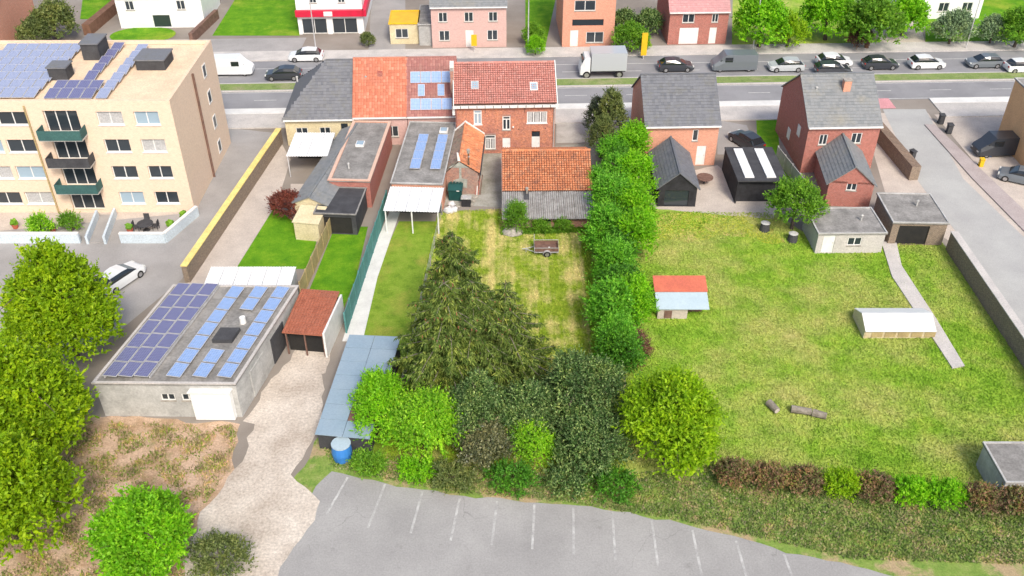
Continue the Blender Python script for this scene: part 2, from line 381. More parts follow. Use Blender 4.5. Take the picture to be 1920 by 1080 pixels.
mb = MB()
for v in (96.15, 100.35, 103.1, 107.25):
    a, b = S(-150, v-.06), S(150, v+.06)
    mb.quad((a.x, a.y, .012), (b.x, S(150, v-.06).y, .012), (b.x, b.y, .012), (a.x, S(-150, v+.06).y, .012))
mb.build('edge_marking', m_line, kind='structure')

psheet('lawn', [(822, 396), (1165, 396), (1172, 900), (718, 860)], .012, m_lawn, rag=0.15)
psheet('yard', [(832, 384), (942, 389), (1115, 384), (1120, 268), (905, 284), (846, 300)], .03, m_yard, .04)
psheet('driveway', [(1043, 268), (1125, 268), (1110, 221), (1043, 221)], .04, m_drive, .05)
psheet('gravel_track', [(560, 680), (612, 668), (600, 800), (545, 890), (600, 940), (520, 1085), (480, 1150), (330, 1150), (370, 980), (440, 880), (490, 780)], .016, m_gravel, rag=0.35)
psheet('yard_gravel', [(455, 790), (565, 640), (630, 630), (610, 700), (560, 700), (500, 800)], .006, m_gravel, rag=0.3)
psheet('field', [(100, 770), (450, 795), (440, 880), (370, 990), (330, 1150), (-200, 1150), (-200, 800)], .006, m_field, rag=0.3)
psheet('verge', [(600, 815), (735, 850), (1175, 885), (1360, 860), (1960, 930), (2100, 1170), (1700, 1120), (600, 960), (545, 905)], .006, m_verge, rag=0.3)
psheet('car_park', [(622, 884), (700, 900), (790, 918), (870, 930), (960, 938), (1060, 946), (1180, 960), (1280, 982), (1400, 1012), (1500, 1040), (1680, 1082), (1800, 1200), (440, 1200), (500, 1078), (560, 980), (592, 912)], .012, m_lot, rag=0.18)
psheet('apartment_driveway', [(430, 240), (520, 250), (430, 392), (340, 525), (200, 640), (-100, 760), (-300, 760), (-300, 400), (350, 400)], .012, m_asphalt_pale)
psheet('driveway_strip', [(524, 262), (545, 300), (520, 380), (445, 500), (440, 545), (352, 545), (352, 520)], .018, m_beige)
psheet('back_lawn', [(512, 385), (545, 412), (600, 432), (575, 505), (440, 505)], .012, m_lawn_green, rag=0.12)
psheet('patio', [(545, 345), (610, 345), (612, 432), (592, 440), (545, 412)], .018, m_beige)
psheet('narrow_lawn', [(628, 425), (690, 425), (668, 520), (640, 590), (560, 590), (590, 520)], .012, m_lawn_green)
psheet('garden_path', [(733, 392), (752, 392), (708, 520), (680, 640), (642, 640), (690, 490)], .05, m_bike, .05)
psheet('side_lawn', [(748, 415), (830, 415), (822, 440), (740, 860), (690, 860), (672, 640), (700, 520)], .010, lawn_mat('side_lawn', ((.11, .2, .02), (.19, .30, .03), (.26, .34, .05)), (.40, .36, .08), False, .5, .75, .3, .9))
psheet('garden_lawn', [(1168, 384), (1445, 390), (1540, 460), (1765, 452), (1935, 690), (2100, 960), (1350, 880), (1170, 900)], .010, m_lawn_big, rag=0.2)
psheet('dry_lawn_patch', [(1222, 400), (1290, 393), (1370, 398), (1450, 430), (1490, 462), (1430, 455), (1350, 440), (1290, 456), (1228, 448)], .014, lawn_mat('yellow_patch', ((.26, .38, .03), (.40, .43, .05), (.52, .45, .10)), (.60, .48, .20), dry_lo=.45, dry_hi=.65, sc1=.4), rag=0.6)
psheet('stepping_path', [(1652, 455), (1680, 455), (1690, 500), (1755, 600), (1808, 688), (1785, 692), (1728, 605), (1672, 520)], .13, m_pave, .13)
psheet('terrace', [(1225, 335), (1345, 310), (1380, 350), (1455, 385), (1450, 412), (1300, 398), (1225, 392)], .02, m_beige, rag=0.12)
psheet('front_drive', [(1345, 225), (1400, 235), (1425, 290), (1345, 290)], .018, m_asphalt_pale)
psheet('strip_lawn', [(1418, 225), (1458, 225), (1462, 290), (1500, 350), (1450, 390), (1440, 320), (1420, 270)], .012, m_lawn_green)
psheet('side_paving', [(1640, 212), (1740, 212), (1800, 300), (2000, 520), (2000, 760), (1780, 452), (1665, 380), (1630, 260)], .010, m_beige)
psheet('side_road', [(1655, 205), (1735, 205), (1806, 335), (1920, 445), (2060, 640), (2060, 900), (1920, 622), (1811, 460), (1720, 338)], .018, m_side_road)
psheet('side_pavement', [(1733, 235), (1752, 235), (1850, 330), (1935, 410), (2100, 600), (2080, 640), (1925, 440), (1822, 335)], .13, M('pinkish_slabs', (.42, .37, .36), (.36, .31, .3), .6, 8), .13)
psheet('forecourt', [(1752, 215), (2300, 215), (2500, 640), (2080, 590), (1935, 412), (1850, 332)], .02, m_beige)
# gardens and plots beyond the road
def fsheet(name, px, z, mat): psheet(name, px, z, mat)
fsheet('far_lawn', [(398, 67), (562, 67), (556, -60), (470, -60), (440, 0)], .012, m_lawn_green)
oc = G(268, 66); sheet('oval_lawn', [(oc.x+4.2*math.cos(t*PI/12), oc.y+2.9*math.sin(t*PI/12)) for t in range(24)], .04, m_lawn_green)
fsheet('far_lawn', [(150, 36), (200, 36), (235, -40), (160, -40)], .012, m_lawn_green)
fsheet('far_lawn', [(985, 100), (1020, 100), (1050, -40), (985, -40)], .012, m_lawn_green)
fsheet('far_lawn', [(1372, 96), (1640, 96), (1560, -60), (1375, -60)], .010, m_lawn_big)
fsheet('far_lawn', [(1735, 90), (1960, 90), (2020, -60), (1735, -60)], .010, m_lawn_green)
fsheet('far_drive', [(1645, 97), (1740, 97), (1720, 30), (1660, 30)], .016, m_beige)
fsheet('far_drive', [(690, 110), (760, 110), (760, -60), (700, -60)], .016, m_asphalt_pale)

# marked parking bays
rp = MB()
for (x0, y0, x1, y1) in ((652, 895, 612, 965), (722, 908, 690, 990), (792, 922, 770, 1000), (862, 934, 845, 1014), (932, 940, 922, 1022), (1002, 946, 998, 1030), (1075, 952, 1076, 1040), (1148, 960, 1154, 1050), (1222, 976, 1234, 1062), (1298, 994, 1316, 1080), (1380, 1014, 1405, 1100), (1470, 1040, 1500, 1120)):
    a, b = G(x0, y0), G(x1, y1); n = Vector((b-a)).normalized().cross(Vector((0, 0, 1)))*.07
    rp.quad(*[(p.x, p.y, .018) for p in (a-n, a+n, b+n, b-n)])
rp.build('bay_marking', m_bay, kind='structure')

# ------------------------------------------------------------------ building kit
def wall_open(mb, w, h, ops, y=0.0, rev=.12, x0=0.0):
    """front wall in the plane y, facing -y, with real openings (x, z, w, h) and reveals"""
    xs = sorted({x0, x0+w} | {o[0] for o in ops} | {o[0]+o[2] for o in ops}); zs = sorted({0, h} | {o[1] for o in ops} | {o[1]+o[3] for o in ops})
    for i in range(len(xs)-1):
        for j in range(len(zs)-1):
            cx, cz = (xs[i]+xs[i+1])/2, (zs[j]+zs[j+1])/2
            if any(o[0] < cx < o[0]+o[2] and o[1] < cz < o[1]+o[3] for o in ops): continue
            mb.quad((xs[i], y, zs[j]), (xs[i+1], y, zs[j]), (xs[i+1], y, zs[j+1]), (xs[i], y, zs[j+1]))
    for (a, b, c, d) in ops:
        p = [(a, b), (a+c, b), (a+c, b+d), (a, b+d)]
        for k in range(4):
            q, r = p[k], p[(k+1) % 4]; mb.quad((q[0], y, q[1]), (q[0], y+rev, q[1]), (r[0], y+rev, r[1]), (r[0], y, r[1]))
def window(parent, x, z, w, h, y=.1, n=2, transom=False, frame=None, glass=None, sill=True, curtain=False, face=0, label=None):
    """face 0: looks to -y ; the part window holds its panes, sill and curtain"""
    fr, t = MB(), (.1 if parent.name.startswith('wall') and parent.parent and parent.parent.name == 'brick_house' else .07)
    y0, y1 = y-.06, y
    fr.box(x, x+t, y0, y1, z, z+h); fr.box(x+w-t, x+w, y0, y1, z, z+h)
    fr.box(x+t, x+w-t, y0, y1, z, z+t); fr.box(x+t, x+w-t, y0, y1, z+h-t, z+h)
    top = z+h-t
    if transom:
        zt = z+h*.74; fr.box(x+t, x+w-t, y0, y1, zt, zt+t); top = zt
    for i in range(1, n):
        xc = x+w*i/n; fr.box(xc-t*.6, xc+t*.6, y0-.004, y1+.004, z+t, top)
    o = fr.build('window', frame or m_white, parent, label)
    MB().box(x+t*.8, x+w-t*.8, y-.03, y-.015, z+t*.8, z+h-t*.8).build('pane', glass or m_glass, o)
    if curtain: 
        for i in range(n):
            MB().box(x+w*i/n+.12, x+w*(i+1)/n-.12, y-.04, y-.031, z+.12, top-.04).build('curtain', m_curtain, o)
    if sill: MB().box(x-.06, x+w+.06, -.07, y-.062, z-.07, z+.002).build('sill', m_stone if sill is True else sill, o)
    return o
def door(parent, x, w, h, y=.1, mat=None, z=0.02, glass_top=0.0):
    o = MB().box(x, x+w, y-.05, y, z, z+h-glass_top).build('door', mat or m_white, parent)
    MB().box(x+w-.16, x+w-.1, y-.09, y-.051, z+1.0, z+1.12).build('handle', m_metal, o)
    if glass_top: MB().box(x+.05, x+w-.05, y-.04, y-.02, z+h-glass_top, z+h-.05).build('pane', m_glass, o)
    return o
def tiles(mb, O, U, V, W, L, tw, tl, amp=.03, lip=.035, seg=3, flat=False, mask=None, keep=None, gapf=.9):
    O, U, V = Vector(O), Vector(U).normalized(), Vector(V).normalized(); Nn = U.cross(V).normalized()
    nu, nv = max(1, round(W/tw)), max(1, round(L/tl)); tw, tl = W/nu, L/nv; seg = 1 if flat else seg
    for j in range(nv):
        for i in range(nu):
            if keep and not keep((i+.5)*tw, (j+.5)*tl): continue
            dz = random.uniform(-.006, .008); dx = random.uniform(-.006, .006)
            lo, hi, bt = [], [], []
            for k in range(seg+1):
                s = k/seg; h = 0 if flat else amp*math.sin(PI*(s*1.0))**.8 if 0 < s < 1 else 0
                u = i*tw + s*(tw*.97 if flat else tw*gapf) + dx
                if mask and not mask(u, j*tl): pass
                lo.append(O+U*u+V*(j*tl)+Nn*(h+lip+dz)); bt.append(O+U*u+V*(j*tl)+Nn*(h-.01 if not flat else -.005))
                hi.append(O+U*u+V*(j*tl+tl*1.04)+Nn*(h+dz))
            n = len(mb.v); m = seg+1
            mb.v += [tuple(p) for p in lo+hi+bt]
            for k in range(seg):
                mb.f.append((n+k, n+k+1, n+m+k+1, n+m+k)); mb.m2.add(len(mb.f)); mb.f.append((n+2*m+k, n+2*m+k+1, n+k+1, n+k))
def gable(name, label, cat, loc, w, d, he, hr, wall, roof, rz=0.0, ridge='x', ops=(), tile=(.3, .34, True), over=.25, group=None, trim=None, wins=None, hips=False, ridge_at=.5):
    """local frame: front-left base corner at origin, x along front, y away, z up"""
    t = thing(name, label, cat, loc, rz, group)
    mb = MB(); wall_open(mb, w, he, [o[:4] for o in ops])
    mb.quad((w, d, 0), (0, d, 0), (0, d, he), (w, d, he))
    rx = w*ridge_at
    if ridge == 'x':
        if hips:
            mb.quad((w, 0, 0), (w, d, 0), (w, d, he), (w, 0, he)); mb.quad((0, d, 0), (0, 0, 0), (0, 0, he), (0, d, he))
        else:
            mb.quad((w, 0, 0), (w, d, 0), (w, d, he), (w, d/2, hr), (w, 0, he)); mb.quad((0, d, 0), (0, 0, 0), (0, 0, he), (0, d/2, hr), (0, d, he))
    else:
        mb.quad((w, 0, 0), (w, d, 0), (w, d, he), (w, 0, he)); mb.quad((0, d, 0), (0, 0, 0), (0, 0, he), (0, d, he))
        mb.quad((0, 0, he), (w, 0, he), (rx, 0, hr)); mb.quad((w, d, he), (0, d, he), (rx, d, hr))
    wo = mb.build('wall', wall, t)
    for o in ops:
        k = o[4] if len(o) > 4 else 'win'
        if k == 'door': door(wo, o[0], o[2], o[3], z=o[1]+.0)
        elif k == 'garage': MB().box(o[0], o[0]+o[2], .04, .09, o[1], o[1]+o[3]).build('door', m_white, wo)
        elif k == 'dark': MB().box(o[0], o[0]+o[2], .1, .14, o[1], o[1]+o[3]).build('window', m_glass, wo)
        else: window(wo, *o[:4], n=2 if o[2] > .7 else 1)
    tw, tl, flat = tile
    e = .03
    rb, tb = MB(), MB(); ov = over
    if ridge == 'x':
        sl = math.hypot(d/2, hr-he); sn, cs = (hr-he)/sl, (d/2)/sl
        for sgn in (0, 1):
            y0, y1 = (-ov*cs, d/2) if not sgn else (d+ov*cs, d/2); z0 = he-ov*sn+.02
            ex = 0 if hips else ov*.6
            p = [(-ex, y0, z0), (w+ex, y0, z0), (w+ex, y1, hr+.02), (-ex, y1, hr+.02)]
            if hips: p = [(-ov, y0, z0), (w+ov, y0, z0), (w-.15, y1, hr+.02), (d*.42, y1, hr+.02)]
            if sgn: p = [p[1], p[0], p[3], p[2]]
            rb.prism(p, (0, 0, .08))
            U = (1, 0, 0) if not sgn else (-1, 0, 0); O = Vector(p[0])+Vector((0, 0, .085)); V = (0, cs if not sgn else -cs, sn)
            W = w+2*ex if not hips else w+2*ov
            kp = None
            if hips:
                s_l, tot = d*.42+ov, sl+ov
                kp = (lambda u, v, s_l=s_l, tot=tot: u > s_l*v/tot) if not sgn else (lambda u, v, s_l=s_l, tot=tot, W=W: u < W - s_l*v/tot)
            tiles(tb, O, U, V, W, sl+ov, tw, tl, flat=flat, keep=kp)
        if hips:
            q = [(-ov, d+ov*cs, he-ov*sn+.1), (-ov, -ov*cs, he-ov*sn+.1), (d*.42, d/2, hr+.1)]
            rb.quad(*q)
        rb.box(-ov*.6 if not hips else d*.42, w+ov*.6 if not hips else w, d/2-.1, d/2+.1, hr+.08, hr+.17)
    else:
        for sgn in (0, 1):
            xe = -ov if not sgn else w+ov; run = rx if not sgn else w-rx
            zz = he-(hr-he)/run*ov+.02
            p = [(xe, d+.1, zz), (xe, -.15, zz), (rx, -.15, hr+.02), (rx, d+.1, hr+.02)]
            if sgn: p = [p[1], p[0], p[3], p[2]]
            rb.prism(p, (0, 0, .07))
            O = Vector(p[0])+Vector((0, 0, .075)); U = Vector(p[1])-Vector(p[0]); V = Vector(p[3])-Vector(p[0])
            tiles(tb, O, U, V, U.length, V.length, tw, tl, flat=flat)
        rb.box(rx-.1, rx+.1, -.15, d+.1, hr+.07, hr+.16)
    ro = rb.build('roof', roof, t); tb.build('roof_tiles', roof, ro, kind='stuff')
    gm = trim or m_white
    if ridge == 'x':
        MB().box(-.1, w+.1, -ov-.1, -ov+.02, he-.12, he+.02).build('gutter', gm, t)
    return t
def flatbox(name, label, cat, loc, w, d, h, wall, roof, rz=0.0, ops=(), group=None, rim=.12, rimmat=None):
    t = thing(name, label, cat, loc, rz, group)
    mb = MB(); wall_open(mb, w, h, [o[:4] for o in ops])
    mb.quad((w, d, 0), (0, d, 0), (0, d, h), (w, d, h)); mb.quad((w, 0, 0), (w, d, 0), (w, d, h), (w, 0, h)); mb.quad((0, d, 0), (0, 0, 0), (0, 0, h), (0, d, h))
    wo = mb.build('wall', wall, t)
    for o in ops:
        k = o[4] if len(o) > 4 else 'win'
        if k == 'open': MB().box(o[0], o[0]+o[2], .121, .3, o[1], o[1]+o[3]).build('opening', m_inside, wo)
        elif k == 'garage': MB().box(o[0], o[0]+o[2], .04, .09, o[1], o[1]+o[3]).build('door', m_white, wo)
        elif k == 'door': door(wo, o[0], o[2], o[3])
        else: window(wo, *o[:4], n=2)
    MB().box(-.1, w+.1, -.12, d+.1, h+.002, h+.1).build('roof', roof, t)
    r = MB(); a = rim
    for b in ((-.1, w+.1, -.12, -.12+a), (-.1, w+.1, d+.1-a, d+.1), (-.1, -.1+a, -.12+a, d+.1-a), (w+.1-a, w+.1, -.12+a, d+.1-a)): r.box(*b, h+.102, h+.18)
    r.build('roof_edge', rimmat or m_grey, t)
    return t
def corr_mesh(w, l, mat, pitch=.18, amp=.03, name='roof_sheet', mat2=None):
    mb = MB(); n = round(w/pitch)*4
    for i in range(n):
        x0, x1 = w*i/n, w*(i+1)/n; z0, z1 = amp*math.cos(i*PI/2), amp*math.cos((i+1)*PI/2)
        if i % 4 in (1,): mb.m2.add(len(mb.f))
        mb.quad((x0, 0, z0), (x1, 0, z1), (x1, l, z1), (x0, l, z0))
        mb.quad((x0, 0, z0-.02), (x1, 0, z1-.02), (x1, 0, z1), (x0, 0, z0))
    return mb.mesh(name, mat, mat2 or mat)
panel_cache = {}
def panel_mesh(w, l, mat):
    k = (w, l, mat.name)
    if k not in panel_cache:
        me = MB().box(0, w, 0, l, 0, .035).mesh('solar_panel', mat); me.materials.append(m_metal)
        n = len(me.vertices)
        mb = MB(); mb.box(0, w, 0, l, 0, .035)
        for b in ((0, w, 0, .035), (0, w, l-.035, l), (0, .035, .035, l-.035), (w-.035, w, .035, l-.035)): mb.box(*b, .036, .045)
        me = mb.mesh('solar_panel', mat); me.materials.append(m_metal)
        for p in me.polygons:
            if p.index >= 6 or p.index not in (1,): p.material_index = 1
        panel_cache[k] = me
    return panel_cache[k]
def panel(parent, loc, w, l, mat, tilt=0.0, rz=0.0, tiltx=0.0): return link('solar_panel', panel_mesh(w, l, mat), parent, loc, (tilt, tiltx, rz))

# ------------------------------------------------------------------ the brick house of the plot
hl = G(857, 289); HR = SR
hw, hd, he_, hr_ = 9.85, 8.7, 5.5, 7.8
house = thing('brick_house', 'orange brick house with red tiled roof, two roof windows and a white gutter', 'house', (hl.x, hl.y, 0), HR)
hops = [(1.78, 3.25, .8, 1.55), (4.62, 2.6, .8, 1.5), (7.05, 3.3, 2.0, 1.25), (2.85, .5, 1.08, 1.55), (4.62, .06, .78, 1.68), (7.55, .06, .82, 2.35)]
mb = MB(); wall_open(mb, hw, he_, hops)
mb.quad((hw, hd, 0), (0, hd, 0), (0, hd, he_), (hw, hd, he_))
mb.quad((hw, 0, 0), (hw, hd, 0), (hw, hd, he_), (hw, hd/2, hr_), (hw, 0, he_)); mb.quad((0, hd, 0), (0, 0, 0), (0, 0, he_), (0, hd/2, hr_), (0, hd, he_))
hwall = mb.build('wall', m_brick, house)
window(hwall, *hops[0], n=2, transom=True, glass=m_blueglass, sill=m_white)
window(hwall, *hops[1], n=2, transom=True, sill=m_stone)
window(hwall, *hops[2], n=3, curtain=True, sill=m_white)
window(hwall, *hops[3], n=2, transom=True, curtain=True, sill=m_stone)
door(hwall, 4.62, .78, 1.66); door(hwall, 7.55, .82, 2.33, glass_top=.55)
for o in hops[:2]+hops[3:4]:     # soldier-course arches over the windows
    a = MB()
    for k in range(7):
        x = o[0]-.05+k*(o[2]+.1)/7; a.box(x, x+(o[2]+.1)/7-.02, -.012, .03, o[1]+o[3]+.012, o[1]+o[3]+.19)
    a.build('arch', m_brick_old, hwall)
sl = math.hypot(hd/2, hr_-he_); sn, cs = (hr_-he_)/sl, (hd/2)/sl; ov = .2
rb, tb = MB(), MB()
for sgn in (0, 1):
    y0 = -ov*cs if not sgn else hd+ov*cs; z0 = he_-ov*sn+.04
    p = [(-.12, y0, z0), (hw+.12, y0, z0), (hw+.12, hd/2, hr_+.04), (-.12, hd/2, hr_+.04)]
    if sgn: p = [p[1], p[0], p[3], p[2]]
    rb.prism(p, (0, 0, .08))
    tiles(tb, Vector(p[0])+Vector((0, 0, .085)), (1, 0, 0) if not sgn else (-1, 0, 0), (0, cs if not sgn else -cs, sn), hw+.24, sl+ov, .228, .265, .04, .07, 4, gapf=.88)
hroof = rb.build('roof', m_under, house); tb.build('roof_tiles', m_tile_main, hroof, kind='stuff', mat2=m_lip_shade)
rt = MB()
for i in range(28):
    x = -.12+i*(hw+.24)/28; rt.tube((x, hd/2, hr_+.12), (x+.37, hd/2, hr_+.135), .1, .115, 8)
rt.build('ridge_tiles', m_tile_main, hroof, kind='stuff')
vb = MB()                                        # white verge boards on both gables
for x0, x1 in ((-.2, -.125), (hw+.125, hw+.21)):
    for sgn in (0, 1):
        y0 = -ov*cs-.1 if not sgn else hd+ov*cs+.1
        p = [(x0, y0, he_-ov*sn-.1), (x1, y0, he_-ov*sn-.1), (x1, hd/2, hr_+.02), (x0, hd/2, hr_+.02)]
        if sgn: p = [p[1], p[0], p[3], p[2]]
        vb.prism(p, (0, 0, .27))
vb.build('verge_board', m_white, house)
g = MB().box(-.22, hw+.24, -ov*cs-.19, -ov*cs-.0, he_-.36, he_-.12).build('gutter', m_white, house)
for i in range(12): MB().box(.5+i*.8, .56+i*.8, -ov*cs-.21, -ov*cs-.192, he_-.34, he_-.10).build('bracket', m_dark, g)
dp = MB().tube((hw-.12, -.12, 0), (hw-.12, -.12, he_-.3), .05, .05, 8).build('downpipe', m_grey, house)
MB().tube((.12, -.1, 2.6), (.12, -.1, he_-.3), .045, .045, 8).build('downpipe', m_brick_red, house)
MB().box(-.3, -.05, -.02, .25, 4.3, he_-.4).build('wall_flashing', m_white, house)
for fx in (.195, .745):                           # roof windows
    q = Vector((1.58 if fx < .5 else 7.4, 0, 0)); s_at = 1.75 if fx < .5 else 1.5
    fr = MB(); ww, wl = .76, .98
    for b in ((0, ww, 0, .09), (0, ww, wl-.09, wl), (0, .09, .09, wl-.09), (ww-.09, ww, .09, wl-.09)): fr.box(*b, 0, .13)
    f = fr.build('roof_window', m_metal if fx < .5 else m_white, house, loc=(q.x, -ov*cs+s_at*cs, he_-ov*sn+.13+s_at*sn), rot=(math.atan2(sn, cs), 0, 0))
    MB().box(.09, ww-.09, .09, wl-.09, .05, .08).build('pane', m_blueglass, f)
    MB().box(-.04, ww+.04, -.12, -.002, .0, .05).build('flashing', m_dark, f)
ch = MB().box(-.45, -.14, 2.3, 3.2, 5.6, 7.9).build('chimney', m_brick_old, house)
MB().box(-.5, -.1, 3.25, 4.2, 7.3, 8.2).build('chimney_flashing', m_white, ch)
for x in (2.9, 6.8): MB().box(x, x+.05, -.03, -.002, he_-1.05, he_-.4).build('wall_anchor', m_dark, hwall)
for x, z in ((2.5, 2.55), (4.1, 2.6), (6.2, 2.62), (8.85, 2.65)): MB().box(x, x+.1, -.03, -.002, z, z+.1).build('wall_anchor', m_dark, hwall)
lb = MB().lump((5.68, -.1, 2.95), (.1, .1, .09), 3).build('wall_lamp', m_white, hwall)

# ------------------------------------------------------------------ annex with two-coloured roof
ax0 = Vector((-6.12, 76.5, 0)); aw, ad = 2.95, 7.9; arot = -math.radians(1.9)
annex = thing('brick_annex', 'small brick wing with one orange and one mossy dark roof slope', 'annex', ax0, arot)
ae, ar, ax = 2.3, 3.45, 1.25
mb = MB(); mb.quad((0, 0, 0), (aw, 0, 0), (aw, 0, ae), (ax, 0, ar), (0, 0, ae))
mb.quad((aw, ad, 0), (0, ad, 0), (0, ad, ae), (ax, ad, ar), (aw, ad, ae))
mb.quad((aw, 0, 0), (aw, ad, 0), (aw, ad, ae), (aw, 0, ae)); mb.quad((0, ad, 0), (0, 0, 0), (0, 0, ae), (0, ad, ae))
awl = mb.build('wall', m_brick_old, annex)
for sgn, mt in ((0, m_tile_moss), (1, m_tile_or)):
    xe = -.12 if not sgn else aw+.14; run = ax if not sgn else aw-ax; zz = ae-(ar-ae)/run*.12+.03
    p = [(xe, ad, zz), (xe, -.08, zz), (ax, -.08, ar+.03), (ax, ad, ar+.03)]
    if sgn: p = [p[1], p[0], p[3], p[2]]
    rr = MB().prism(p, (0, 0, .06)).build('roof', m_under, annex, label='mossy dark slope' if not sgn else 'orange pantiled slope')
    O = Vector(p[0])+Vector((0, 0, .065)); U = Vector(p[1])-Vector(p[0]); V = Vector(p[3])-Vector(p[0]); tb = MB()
    tiles(tb, O, U, V, U.length, V.length, .23, .27, .045, .065, 4, gapf=.86); tb.build('roof_tiles', mt, rr, kind='stuff', mat2=m_lip_shade)
rg = MB()
for i in range(22): rg.tube((ax, -.1+i*.36, ar+.12), (ax, .27+i*.36, ar+.13), .09, .1, 8)
rg.build('ridge_tiles', m_tile_or, annex, kind='stuff')
t1 = MB()
t1.prism([(-.2, ad-.15, ae-.1), (ax, ad-.15, ar+.12), (ax, ad-.15, ar+.36), (-.2, ad-.15, ae+.16)], (0, .14, 0))
t1.prism([(ax, ad-.15, ar+.12), (aw+.2, ad-.15, ae-.1), (aw+.2, ad-.15, ae+.16), (ax, ad-.15, ar+.36)], (0, .14, 0))
t1.build('gable_trim', m_white, annex)
MB().prism([(ax-1.0, -.02, ar-.62), (ax+.9, -.02, ar-.62), (ax, -.02, ar-.02)], (0, -.03, 0)).build('cement_patch', m_cement, awl)
MB().prism([(.7, -.02, .9), (1.9, -.02, .7), (1.95, -.02, 1.6), (1.3, -.02, 1.75), (.65, -.02, 1.5)], (0, -.02, 0)).build('cement_patch', m_cement, awl)
MB().box(1.2, 1.42, -.06, -.022, 1.7, 2.8).build('white_streak', m_cement, awl)
MB().prism([(ax-.12, -.12, ar+.12), (ax+.12, -.12, ar+.1), (ax-.05, -.12, ar+.95), (ax-.18, -.12, ar+1.0)], (0, .05, 0)).build('ridge_board', m_white, annex)
gu = MB().box(aw+.15, aw+.28, -.1, ad-.2, ae-.22, ae-.12).build('gutter', m_dark, annex)
pp = thing('stove_pipe', 'tall rusty metal stove pipe with pale cap rising beside the annex front wall', 'flue pipe', G(881, 363))
MB().tube((0, 0, 0), (-.03, 0, 4.35), .085, .08, 10).build('pipe', m_rust, pp)
cp = MB().tube((-.03, 0, 4.3), (-.03, 0, 4.55), .15, .14, 10); cp.tube((-.03, 0, 4.62), (-.03, 0, 4.75), .2, .04, 10); cp.build('cap', m_stone, pp)
for z in (1.2, 2.6, 3.9): MB().tube((0, 0, z), (0, 0, z+.06), .11, .11, 10).build('clamp', m_metal, pp)
yw = thing('garden_wall', 'low reddish brick wall running along the left edge of the yard', 'wall', (0, 0, 0))
a, b = G(833, 384), G(846, 312); d = (b-a).normalized(); n = Vector((-d.y, d.x, 0))*.2
MB().prism([a-n*0, b-n*0, b+n, a+n][::-1], (0, 0, 1.7)).build('wall', brick_mat('wall_brick', (.5, .2, .1), (.42, .16, .09), (.45, .33, .26)), yw)
MB().prism([Vector((p.x, p.y, 1.702)) for p in (a-n*.2, b-n*.2, b+n*1.2, a+n*1.2)][::-1], (0, 0, .07)).build('coping', m_stone, yw)

# ------------------------------------------------------------------ shed: orange pantiles above, corrugated sheets below
sx0, sw_ = -.72, 8.35; srot = math.radians(.8)
shed = thing('brick_shed', 'long brick shed with orange pantile roof running down into grey corrugated sheets', 'shed', (sx0, 70.25, 0), srot)
yj, yr, yb = 3.25, 7.3, 11.2; zf, zj, zr, zb = 1.4, 2.05, 3.95, 2.2
mb = MB(); sops = [(3.2, .5, 1.0, .62), (5.2, .45, .7, .6)]
wall_open(mb, sw_-.35, zf-.04, sops)
for x, f in ((0, 1), (sw_-.35, 0)):
    p = [(x, 0, 0), (x, yb, 0), (x, yb, zb-.1), (x, yr, zr-.08), (x, yj, zj-.06), (x, 0, zf-.04)]
    mb.quad(*(p[::-1] if f else p))
mb.quad((sw_-.35, yb, 0), (0, yb, 0), (0, yb, zb-.1), (sw_-.35, yb, zb-.1))
swall = mb.build('wall', m_brick_old, shed)
for o in sops: window(swall, *o, n=2, frame=m_wood, sill=False)
l1 = math.hypot(yr-yj, zr-zj); l2 = math.hypot(yb-yr, zr-zb)
rr = MB()
rr.prism([(-.1, yj-.1, zj-.04), (sw_-.25, yj-.1, zj-.04), (sw_-.25, yr, zr), (-.1, yr, zr)], (0, 0, .06))
rr.prism([(sw_-.25, yb+.25, zb-.15), (-.1, yb+.25, zb-.15), (-.1, yr, zr), (sw_-.25, yr, zr)], (0, 0, .06))
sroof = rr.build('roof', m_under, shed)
tb = MB()
V = Vector((0, yr-yj+.1, zr-zj+.04)); tiles(tb, (-.1, yj-.1, zj+.03), (1, 0, 0), V, sw_-.15, V.length, .225, .255, .045, .07, 4, gapf=.84)
V = Vector((0, -(yb+.25-yr), zr-zb+.15)); tiles(tb, (sw_-.25, yb+.25, zb-.08), (-1, 0, 0), V, sw_-.15, V.length, .215, .3, .045, .05, 3)
tb.build('roof_tiles', m_tile_or, sroof, kind='stuff', mat2=m_lip_shade)
rg = MB()
for i in range(24): rg.tube((-.1+i*.342, yr, zr+.1), (.25+i*.342, yr, zr+.115), .09, .105, 8)
rg.build('ridge_tiles', m_tile_or, sroof, kind='stuff')
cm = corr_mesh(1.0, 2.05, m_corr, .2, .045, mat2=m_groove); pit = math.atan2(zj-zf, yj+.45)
for r in range(2):
    for i in range(9):
        dx = random.uniform(-.012, .012)
        link('roof_sheet', cm, shed, (-.15+i*.925+dx, -.48+r*1.92*math.cos(pit), zf-.05+r*1.92*math.sin(pit)+.03*r+.006*(i % 2)), (pit+random.uniform(-.008, .008), 0, random.uniform(-.006, .006)))
st = MB().tube((0, 0, 0), (0, 0, .55), .09, .09, 10); st.tube((0, 0, .55), (0, 0, .68), .15, .13, 10)
st.build('vent_pipe', m_stone, shed, loc=(2.1, yj-.35, zj-.15))
MB().box(-.25, .25, -.85, .22, 0, .035).build('soot_patch', m_dark, shed, loc=(2.05, yj-.35, zj+.02-.09), rot=(pit, 0, 0), label='blackened sheet under the vent')
MB().box(-.14, -.02, -.5, yj, 1.0, 1.06).build('roof_edge_board', m_wood, shed)
MB().prism([(-.16, yj-.1, zj-.14), (-.101, yj-.1, zj-.14), (-.101, yr, zr-.1), (-.16, yr, zr-.1)], (0, 0, .2)).build('verge_board', m_brick_old, shed)
bl = thing('white_ball_lamp', 'small white round lamp on the shed front wall between two shrubs', 'lamp', G(1035.5, 424))
